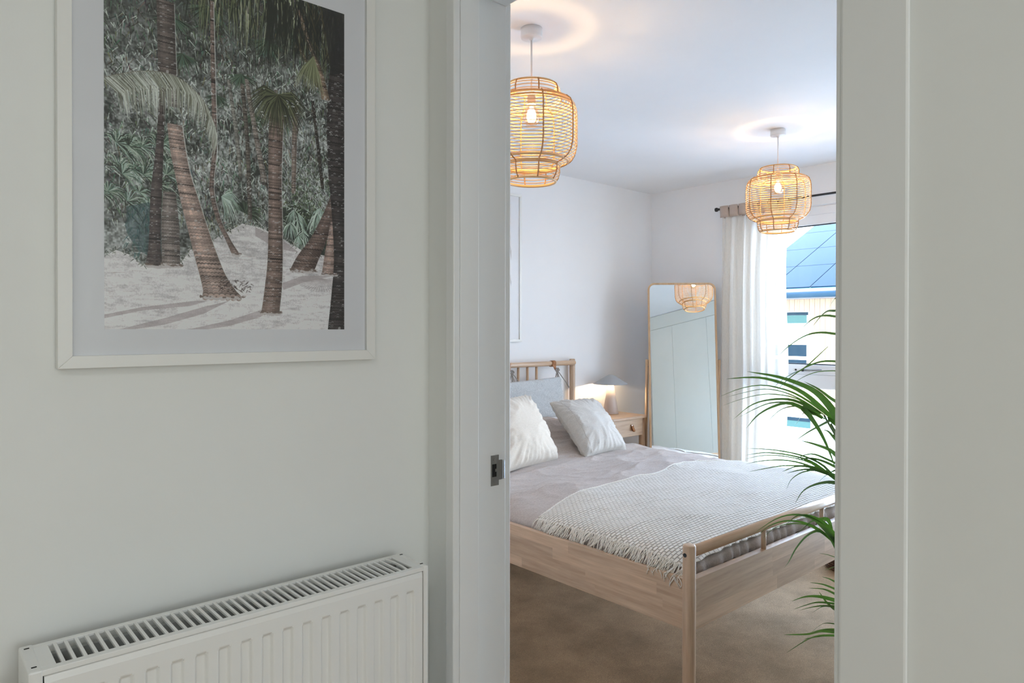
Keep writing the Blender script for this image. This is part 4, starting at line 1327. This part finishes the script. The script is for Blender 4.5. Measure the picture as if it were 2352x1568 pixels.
# ================================================================== POTTED PALM
FRONDS = [('T', [([(2.085, 0.8961, 1.4528), (2.0229, 0.8843, 1.4391), (1.9659, 0.8678, 1.4199)], 0.0077), ([(2.1171, 0.8994, 1.4198), (2.0791, 0.8998, 1.4178), (2.0375, 0.9032, 1.4158), (1.9972, 0.9054, 1.3987), (1.9554, 0.9088, 1.3695)], 0.0089), ([(2.1435, 0.908, 1.3993), (2.1118, 0.9139, 1.4016), (2.0783, 0.9213, 1.4039), (2.0422, 0.931, 1.4009), (2.0084, 0.9387, 1.389), (1.9757, 0.9452, 1.3684), (1.9414, 0.9532, 1.3418)], 0.0077), ([(2.1096, 0.8896, 1.3466), (2.0752, 0.8978, 1.3493), (2.0324, 0.9135, 1.3532), (1.9892, 0.9296, 1.3494), (1.9472, 0.9444, 1.3343), (1.9029, 0.9612, 1.307), (1.8683, 0.9694, 1.2814)], 0.0077), ([(2.1368, 0.8969, 1.2635), (2.0959, 0.9065, 1.267), (2.0447, 0.9251, 1.2666), (1.9893, 0.9474, 1.2495), (1.9346, 0.969, 1.2176), (1.8871, 0.9841, 1.1826)], 0.0077), ([(2.0128, 0.9586, 1.2482), (1.9535, 0.9666, 1.2334), (1.8996, 0.9697, 1.2167), (1.8484, 0.9705, 1.1969)], 0.0051), ([(2.1216, 0.8942, 1.2366), (2.0837, 0.9011, 1.239), (2.0279, 0.9238, 1.2376), (1.9794, 0.94, 1.226), (1.9409, 0.9473, 1.2122), (1.9046, 0.9526, 1.195)], 0.0038)]), ('A', [([(2.1247, 0.9078, 1.0737), (2.1001, 0.9077, 1.1087), (2.062, 0.9195, 1.1495), (2.0213, 0.9335, 1.1808), (1.9714, 0.9556, 1.2039), (1.9032, 0.994, 1.2266), (1.8274, 1.0391, 1.2401)], 0.0221), ([(2.1442, 0.9227, 1.0797), (2.0928, 0.9463, 1.1255), (2.0419, 0.9695, 1.1667), (1.9867, 0.9964, 1.1955), (1.9224, 1.0313, 1.2161), (1.8685, 1.0569, 1.221), (1.8038, 1.092, 1.217)], 0.0143), ([(2.1635, 0.9377, 1.0806), (2.1017, 0.9705, 1.1295), (2.0456, 0.9983, 1.1644), (1.995, 1.021, 1.183), (1.9351, 1.0519, 1.1948), (1.8711, 1.0864, 1.1857), (1.8097, 1.1184, 1.1626)], 0.0065), ([(2.1023, 0.9439, 1.1051), (2.0383, 0.9744, 1.1469), (1.975, 1.0039, 1.1748), (1.9125, 1.0327, 1.1856), (1.8509, 1.0606, 1.177), (1.7929, 1.0852, 1.1648)], 0.0039), ([(2.1163, 0.9637, 1.1089), (2.0469, 0.9988, 1.151), (1.9783, 1.033, 1.1661), (1.9203, 1.0577, 1.1652), (1.8631, 1.0816, 1.1542), (1.8047, 1.1066, 1.137)], 0.0039), ([(2.0667, 0.9596, 1.1224), (1.9973, 0.988, 1.1512), (1.925, 1.0187, 1.1549), (1.8586, 1.0441, 1.1408), (1.797, 1.0651, 1.1021)], 0.0091), ([(2.0864, 0.9741, 1.1103), (2.0155, 1.0038, 1.1395), (1.9476, 1.0307, 1.1421), (1.8903, 1.0479, 1.1279), (1.831, 1.067, 1.1053)], 0.0065), ([(2.1141, 0.9816, 1.1034), (2.0387, 1.0153, 1.137), (1.9752, 1.0382, 1.129), (1.9174, 1.0559, 1.1057), (1.8691, 1.065, 1.0702)], 0.013), ([(2.0816, 0.9625, 1.117), (2.0235, 0.9806, 1.1316), (1.9653, 0.9988, 1.1279), (1.9174, 1.0078, 1.1076), (1.8795, 1.0078, 1.0855)], 0.0052)]), ('B', [([(2.0623, 0.9885, 1.1269), (2.0544, 0.9618, 1.1007), (2.0491, 0.9329, 1.065), (2.0433, 0.9043, 1.0173), (2.0369, 0.876, 0.9544)], 0.0158), ([(2.1048, 0.9827, 1.1175), (2.0387, 0.9745, 1.11), (1.9715, 0.967, 1.0776)], 0.0092), ([(2.1976, 0.9323, 1.0918), (2.147, 0.9438, 1.0814), (2.0969, 0.9546, 1.0674), (2.0474, 0.965, 1.0524), (1.9908, 0.9816, 1.0263)], 0.0144), ([(2.1607, 0.9164, 1.0094), (2.112, 0.9152, 1.0359), (2.0658, 0.9118, 1.0592), (2.0189, 0.9089, 1.0691)], 0.0105), ([(2.185, 0.9265, 0.9649), (2.1262, 0.9343, 0.9949), (2.0584, 0.9501, 1.0176), (1.9946, 0.9623, 1.0334)], 0.0144), ([(2.1488, 0.9118, 1.1283), (2.0904, 0.9192, 1.1581), (2.0309, 0.9276, 1.1871), (1.9685, 0.9386, 1.2101)], 0.0105)]), ('C', [([(2.0705, 0.8802, 0.9083), (2.0091, 0.9015, 0.9669), (1.9374, 0.932, 1.0005), (1.8576, 0.9695, 1.0198), (1.7756, 1.0089, 1.0289)], 0.0076), ([(2.092, 0.8932, 0.9094), (2.014, 0.9294, 0.9686), (1.9419, 0.96, 0.9949), (1.8617, 0.9979, 1.0081), (1.7939, 1.0246, 1.005)], 0.0076), ([(2.1095, 0.9097, 0.9107), (2.028, 0.9489, 0.9653), (1.946, 0.9885, 0.9892), (1.8747, 1.0183, 0.9949), (1.8149, 1.0379, 0.9894)], 0.0051), ([(2.0605, 0.9052, 0.9313), (1.983, 0.9408, 0.9671), (1.9115, 0.9709, 0.9844), (1.841, 1.0, 0.9866), (1.7837, 1.0174, 0.9827)], 0.0063), ([(2.075, 0.9245, 0.9394), (2.0066, 0.9519, 0.9572), (1.9344, 0.9825, 0.9634), (1.8728, 1.0037, 0.9607), (1.8122, 1.0241, 0.9557)], 0.0063), ([(2.0437, 0.9041, 0.9403), (1.9772, 0.9187, 0.9635), (1.9118, 0.9322, 0.9725), (1.8484, 0.9439, 0.9632)], 0.0127), ([(2.0726, 0.9105, 0.9314), (2.0057, 0.9254, 0.9511), (1.9445, 0.9352, 0.9578), (1.8824, 0.9457, 0.9546)], 0.0114), ([(2.1165, 0.9038, 0.9527), (2.062, 0.9189, 0.9783), (2.0083, 0.9333, 0.9957), (1.9551, 0.9469, 0.99), (1.9045, 0.9582, 0.9608)], 0.0076), ([(2.0828, 0.8856, 0.9469), (2.0259, 0.9028, 0.9748), (1.9727, 0.9167, 0.9896), (1.9247, 0.9258, 0.9917), (1.8838, 0.9287, 0.9865)], 0.0089), ([(2.1042, 0.8984, 0.9237), (2.0355, 0.9262, 0.9444), (1.9772, 0.9444, 0.9456), (1.9273, 0.9552, 0.9293), (1.8919, 0.9529, 0.9049)], 0.0076), ([(2.0724, 0.8785, 0.9108), (2.0185, 0.8929, 0.9188), (1.9634, 0.9083, 0.9155), (1.9155, 0.9173, 0.9025), (1.8755, 0.9191, 0.8742)], 0.0127), ([(2.0824, 0.9019, 0.9418), (2.0128, 0.8967, 0.9368), (1.9469, 0.8882, 0.9263)], 0.0114)]), ('D', [([(2.0293, 0.8657, 0.734), (1.9811, 0.8821, 0.7938), (1.9289, 0.902, 0.8303), (1.8727, 0.9252, 0.843), (1.8171, 0.9476, 0.8349), (1.7578, 0.9733, 0.8045)], 0.0099), ([(2.0508, 0.8786, 0.7328), (1.991, 0.9053, 0.7831), (1.9338, 0.9295, 0.81), (1.8773, 0.953, 0.818), (1.8261, 0.9716, 0.8088), (1.7864, 0.9799, 0.7902)], 0.0087), ([(2.0588, 0.9037, 0.7447), (1.9909, 0.9309, 0.7878), (1.9286, 0.9528, 0.8011), (1.8673, 0.9737, 0.7968), (1.816, 0.9856, 0.7708)], 0.005), ([(2.0415, 0.871, 0.7492), (1.9882, 0.8853, 0.8043), (1.9309, 0.9029, 0.8335), (1.8789, 0.9156, 0.8401), (1.8311, 0.9245, 0.8215)], 0.0112), ([(2.0421, 0.9029, 0.8034), (1.9784, 0.9149, 0.8099), (1.926, 0.9168, 0.7992), (1.8759, 0.9165, 0.7868)], 0.0124), ([(1.987, 0.9035, 0.7805), (1.9361, 0.9152, 0.7728), (1.8894, 0.923, 0.7458), (1.8506, 0.9238, 0.7173), (1.8157, 0.9212, 0.7053)], 0.0112), ([(2.0584, 0.8718, 0.7175), (1.9844, 0.8711, 0.7831), (1.9025, 0.8773, 0.8328)], 0.0298), ([(2.078, 0.8863, 0.688), (2.0037, 0.8855, 0.7119), (1.9361, 0.8788, 0.7318)], 0.0037)]), ('E', [([(2.0149, 0.8532, 0.6837), (1.9458, 0.8477, 0.6971), (1.8803, 0.8391, 0.7071)], 0.0086), ([(2.0392, 0.8633, 0.6187), (1.9681, 0.8598, 0.6556), (1.8998, 0.8537, 0.6808)], 0.0074), ([(2.0636, 0.8735, 0.5932), (1.9782, 0.8827, 0.632), (1.8983, 0.887, 0.6564)], 0.0086), ([(2.0269, 0.8579, 0.5918), (1.944, 0.8649, 0.6318), (1.861, 0.8719, 0.6541)], 0.0086), ([(2.0513, 0.8682, 0.5698), (1.9754, 0.8912, 0.5965), (1.91, 0.9047, 0.6093), (1.8484, 0.9148, 0.6088)], 0.0148), ([(2.0146, 0.8527, 0.5764), (1.9348, 0.879, 0.5945), (1.8746, 0.8879, 0.5991), (1.818, 0.8936, 0.6005)], 0.0086), ([(2.0371, 0.8646, 0.5594), (1.968, 0.8816, 0.5751), (1.9091, 0.8893, 0.5835), (1.8538, 0.8938, 0.5884)], 0.0086), ([(2.0635, 0.8733, 0.5523), (1.9772, 0.8832, 0.5709), (1.9035, 0.8817, 0.5726)], 0.0111), ([(2.0221, 0.8619, 0.5516), (1.9485, 0.8606, 0.5939), (1.8814, 0.8537, 0.6446)], 0.0086)]), ('G', [([(1.9955, 0.8443, 0.522), (1.9344, 0.8542, 0.5435), (1.8848, 0.8536, 0.5505), (1.8323, 0.8556, 0.5424)], 0.0049), ([(2.0199, 0.8546, 0.4918), (1.9492, 0.8729, 0.5124), (1.8842, 0.886, 0.5172), (1.8026, 0.9139, 0.5294)], 0.0158), ([(2.0424, 0.8665, 0.4737), (1.9638, 0.8918, 0.4871), (1.9032, 0.901, 0.4883), (1.8308, 0.9205, 0.4683)], 0.011), ([(1.9351, 0.9137, 0.4795), (1.8797, 0.8961, 0.4897), (1.8237, 0.8789, 0.4981)], 0.0037), ([(2.0321, 0.8598, 0.4941), (1.9491, 0.8667, 0.5181), (1.8677, 0.8722, 0.5302)], 0.0098)])]

pp = thing("potted_palm", (1.73, 0.53, 0), "tall green palm plant at the foot of the bed, cut off by the right jamb", "plant")
m = MB(); m.lathe([(0.0005, 0.0), (0.10, 0.0), (0.125, 0.18), (0.135, 0.26), (0.127, 0.26), (0.118, 0.20), (0.0005, 0.20)], 32, (1.73, 0.53, 0)); m.build("pot", M_pot, pp)
m = MB(); m.lathe([(0.0005, 0.232), (0.10, 0.230), (0.121, 0.222)], 32, (1.73, 0.53, 0)); m.build("soil", M_soil, pp)
base_pts = {"T": 1.52, "A": 1.02, "B": 0.86, "C": 0.84, "D": 0.66, "E": 0.47, "G": 0.385}
for key, leaves in FRONDS:
    hub = Vector((0, 0, 0))
    for pts, w in leaves: hub += Vector(pts[0])
    hub /= len(leaves)
    root = Vector((1.74 + 0.02 * math.sin(hub.z * 9), 0.53 + 0.015 * math.cos(hub.z * 7), 0.225))
    tip = hub + (hub - Vector((1.73, 0.53, hub.z))).normalized() * -0.015
    st = catmull([root, root.lerp(tip, 0.5) + Vector((0.03, -0.06, 0.12 * (hub.z - 0.2))), tip], 18)
    m = MB(); m.tube(st, [0.006 - 0.003 * i / 18 for i in range(19)], 8)
    fo_ = m.build("frond", M_stemM, pp)
    for pts, w in leaves:
        cv2 = catmull([tuple(tip.lerp(Vector(pts[0]), 0.3))] + [tuple(p) for p in pts], 18)
        L_, C2, R_ = [], [], []
        for i, p in enumerate(cv2):
            t = i / 18
            ww = w * 0.5 * min(1, 0.30 + 2.6 * t) * max(0.02, (1 - t) ** 0.62) * 1.25
            tg = (cv2[min(i + 1, 18)] - cv2[max(i - 1, 0)]).normalized()
            vd = (p - Vector((0, 0, 1.36))).normalized()
            sd = tg.cross(Vector((0.45, 0.55, 0.35)))
            sd = (sd - tg * sd.dot(tg)).normalized()
            nr = tg.cross(sd).normalized()
            L_.append(p + sd * ww + nr * ww * 0.25); C2.append(p); R_.append(p - sd * ww + nr * ww * 0.25)
        m = MB(); m.grid([L_, C2, R_], True); m.build("leaflet", M_leaf, fo_)

# ---- wicker basket by the window
bk = thing("basket", (4.10, 1.63, 0), "dark brown wicker basket on the carpet beyond the bed foot", "basket")
m = MB(); m.lathe([(0.0005, 0.004), (0.165, 0.004), (0.185, 0.12), (0.175, 0.26), (0.168, 0.26), (0.178, 0.12), (0.158, 0.012), (0.0005, 0.012)], 40, (4.10, 1.63, 0)); bo_ = m.build("body", M_basket, bk)
for k in range(17):
    z = 0.012 + k * 0.0152; r_ = 0.168 + 0.020 * math.sin(PI * (k + 3) / 21)
    m = MB(); m.tube([((4.10 + (r_ + 0.003 * math.sin(24 * a + k * PI)) * math.cos(a)), (1.63 + (r_ + 0.003 * math.sin(24 * a + k * PI)) * math.sin(a)), z) for a in np.linspace(0, 2 * PI, 97)[:-1]], 0.0075, 6, closed=True)
    m.build("woven_row", M_basket, bk)

# ================================================================== WARDROBE (seen in the mirror)
wd = thing("fitted_wardrobe", (3.1, 0.1, 0), "pale sage fitted wardrobe visible only as a reflection in the mirror", "wardrobe")
WF = 0.52
box("carcass", (1.89, -0.295, 0.0), (4.325, WF - 0.022, 2.395), M_sage, wd)
box("filler", (1.89, WF - 0.02, 2.241), (4.325, WF, 2.395), M_sage, wd, 0.0008)
xd = [1.89, 2.203, 2.656, 3.109, 3.562, 4.015, 4.325]
for a, b in zip(xd, xd[1:]):
    box("wardrobe_door", (a + 0.0015, WF - 0.02, 0.06), (b - 0.0015, WF, 2.238), M_sage, wd, 0.0008)
box("plinth", (1.89, WF - 0.05, 0.0), (4.325, WF - 0.03, 0.058), M_sage, wd)

# ================================================================== OUTSIDE
M_timber = wood("larch_cladding", (0.15, 0.092, 0.052), (0.21, 0.138, 0.085), "z", 0.7, 0.05, 0.0)
M_render = paint("white_render", (0.86, 0.85, 0.82), 0.9, bscale=60, bstr=0.2)
M_solar, _nt, _b = base_mat("solar_glass")
_v = coords(_nt)
_nt.links.new(ramp2(_nt, noise_tex(_nt, _v, 3.0, 8.0, 0.8), (0.0003, 0.0062, 0.0135), (0.001, 0.0095, 0.020)), _b.inputs["Base Color"])
_b.inputs["Roughness"].default_value = 0.25
_b.inputs["Specular IOR Level"].default_value = 0.03
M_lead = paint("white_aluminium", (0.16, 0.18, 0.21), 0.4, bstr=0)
M_gutter = paint("teal_gutter", (0.004, 0.020, 0.034), 0.5, bstr=0, var=0.001, spec=0.1)
M_hglass = paint("dark_window_glass", (0.002, 0.011, 0.018), 0.3, bstr=0, var=0.001, spec=0.05)
M_green = paint("pale_green_glass", (0.028, 0.062, 0.055), 0.4, bstr=0, var=0.002, spec=0.05)
M_ground = paint("pale_paving", (0.62, 0.60, 0.56), 0.9, bscale=20, bstr=0.3)
box("ground", (4.6, -14, -3.0), (34, 26, -2.9), M_ground, kind="structure")
nh_ = thing("neighbour_house", (13.6, 6.2, -2.9), "neighbouring house with blue solar roof and larch cladding outside the window", "house")
HXF = 13.0
HY0, HY1 = 1.2, 7.5
m = MB()     # structural shell
m.box((HXF + 0.05, HY0, -2.9), (19, HY1, 1.95))
m.build("shell", M_render, nh_)
box("lower_wall", (HXF, HY0, -2.9), (HXF + 0.049, HY1, -0.27), M_render, nh_)
pw = 0.10
y = HY0
k = 0
while y < HY1 - 0.01:
    y2 = min(y + pw - 0.004, HY1)
    if y2 <= 6.118 or y > 7.42:
        segs_ = [(-0.26, 1.955)]
    else:
        segs_ = [(-0.26, 0.60), (1.712, 1.955)]
    for z0_, z1_ in segs_:
        box("plank", (HXF, y, z0_), (HXF + 0.03, y2, z1_), M_timber, nh_)
    y += pw; k += 1
hw = MB(); hw.box((HXF + 0.02, 6.12, 0.60), (HXF + 0.0495, 7.42, 1.71)); hwo = hw.build("window", M_white, nh_)
box("pane", (HXF + 0.015, 6.16, 0.625), (HXF + 0.0195, 7.38, 0.785), M_hglass, hwo)
box("pane", (HXF + 0.015, 6.16, 0.85), (HXF + 0.0195, 7.38, 1.075), M_hglass, hwo)
box("pane", (HXF + 0.015, 6.13, 1.645), (HXF + 0.0195, 7.41, 1.705), M_hglass, hwo)
box("pane", (HXF + 0.015, 6.16, 1.49), (HXF + 0.0195, 7.38, 1.644), M_green, hwo)
hw = MB(); hw.box((HXF - 0.02, 6.07, -0.52), (HXF - 0.001, 7.2, -0.33)); hwo = hw.build("window", M_green, nh_)
box("dark_bar", (HXF - 0.026, 6.07, -0.395), (HXF - 0.0205, 7.2, -0.33), M_hglass, hwo)  # dark bar along the top of the lower window
# soffit, fascia, gutter
box("soffit", (HXF - 0.38, HY0 - 0.2, 1.958), (HXF + 0.6, HY1 + 0.13, 1.985), M_lead, nh_)
m = MB(); m.tube([(HXF - 0.42, HY0 - 0.2, 2.012), (HXF - 0.42, HY1 + 0.1, 2.012)], 0.055, 12); m.build("gutter", M_gutter, nh_)
box("fascia", (HXF - 0.375, HY0 - 0.2, 1.986), (HXF - 0.355, HY1 + 0.13, 2.13), M_lead, nh_)
a_ = math.radians(25)
RP = Vector((12.70, 0, 2.13)); rd = Vector((math.cos(a_), 0, math.sin(a_))); rn = Vector((-math.sin(a_), 0, math.cos(a_)))
def roof_hex(name, y0, y1, s0, s1, d0, d1, mat, parent):
    q = [RP + rd * s0 + Vector((0, y0, 0)), RP + rd * s1 + Vector((0, y0, 0)), RP + rd * s1 + Vector((0, y1, 0)), RP + rd * s0 + Vector((0, y1, 0))]
    m = MB(); m.hexa([p + rn * d0 for p in q] + [p + rn * d1 for p in q])
    return m.build(name, mat, parent)
rf = roof_hex("roof", HY0 - 0.2, 7.58, -0.1, 5.4, -0.06, -0.012, M_lead, nh_)
pn0 = None
ys = [7.565, 6.76, 5.97, 5.18, 4.39, 3.60, 2.81, 2.02, 1.23]
ss = [0.06, 1.25, 2.34, 3.50, 4.66, 5.35]
for i in range(len(ys) - 1):
    for j in range(len(ss) - 1):
        roof_hex("solar_panel", ys[i + 1] + 0.016, ys[i] - 0.0, ss[j] + 0.008, ss[j + 1] - 0.008, -0.011, 0.012, M_solar, rf)
roof_hex("dark_rail", 1.2, 7.57, 0.02, 5.36, -0.0118, -0.004, paint("dark_roof_rail", (0.02, 0.06, 0.09), 0.5, bstr=0), rf)
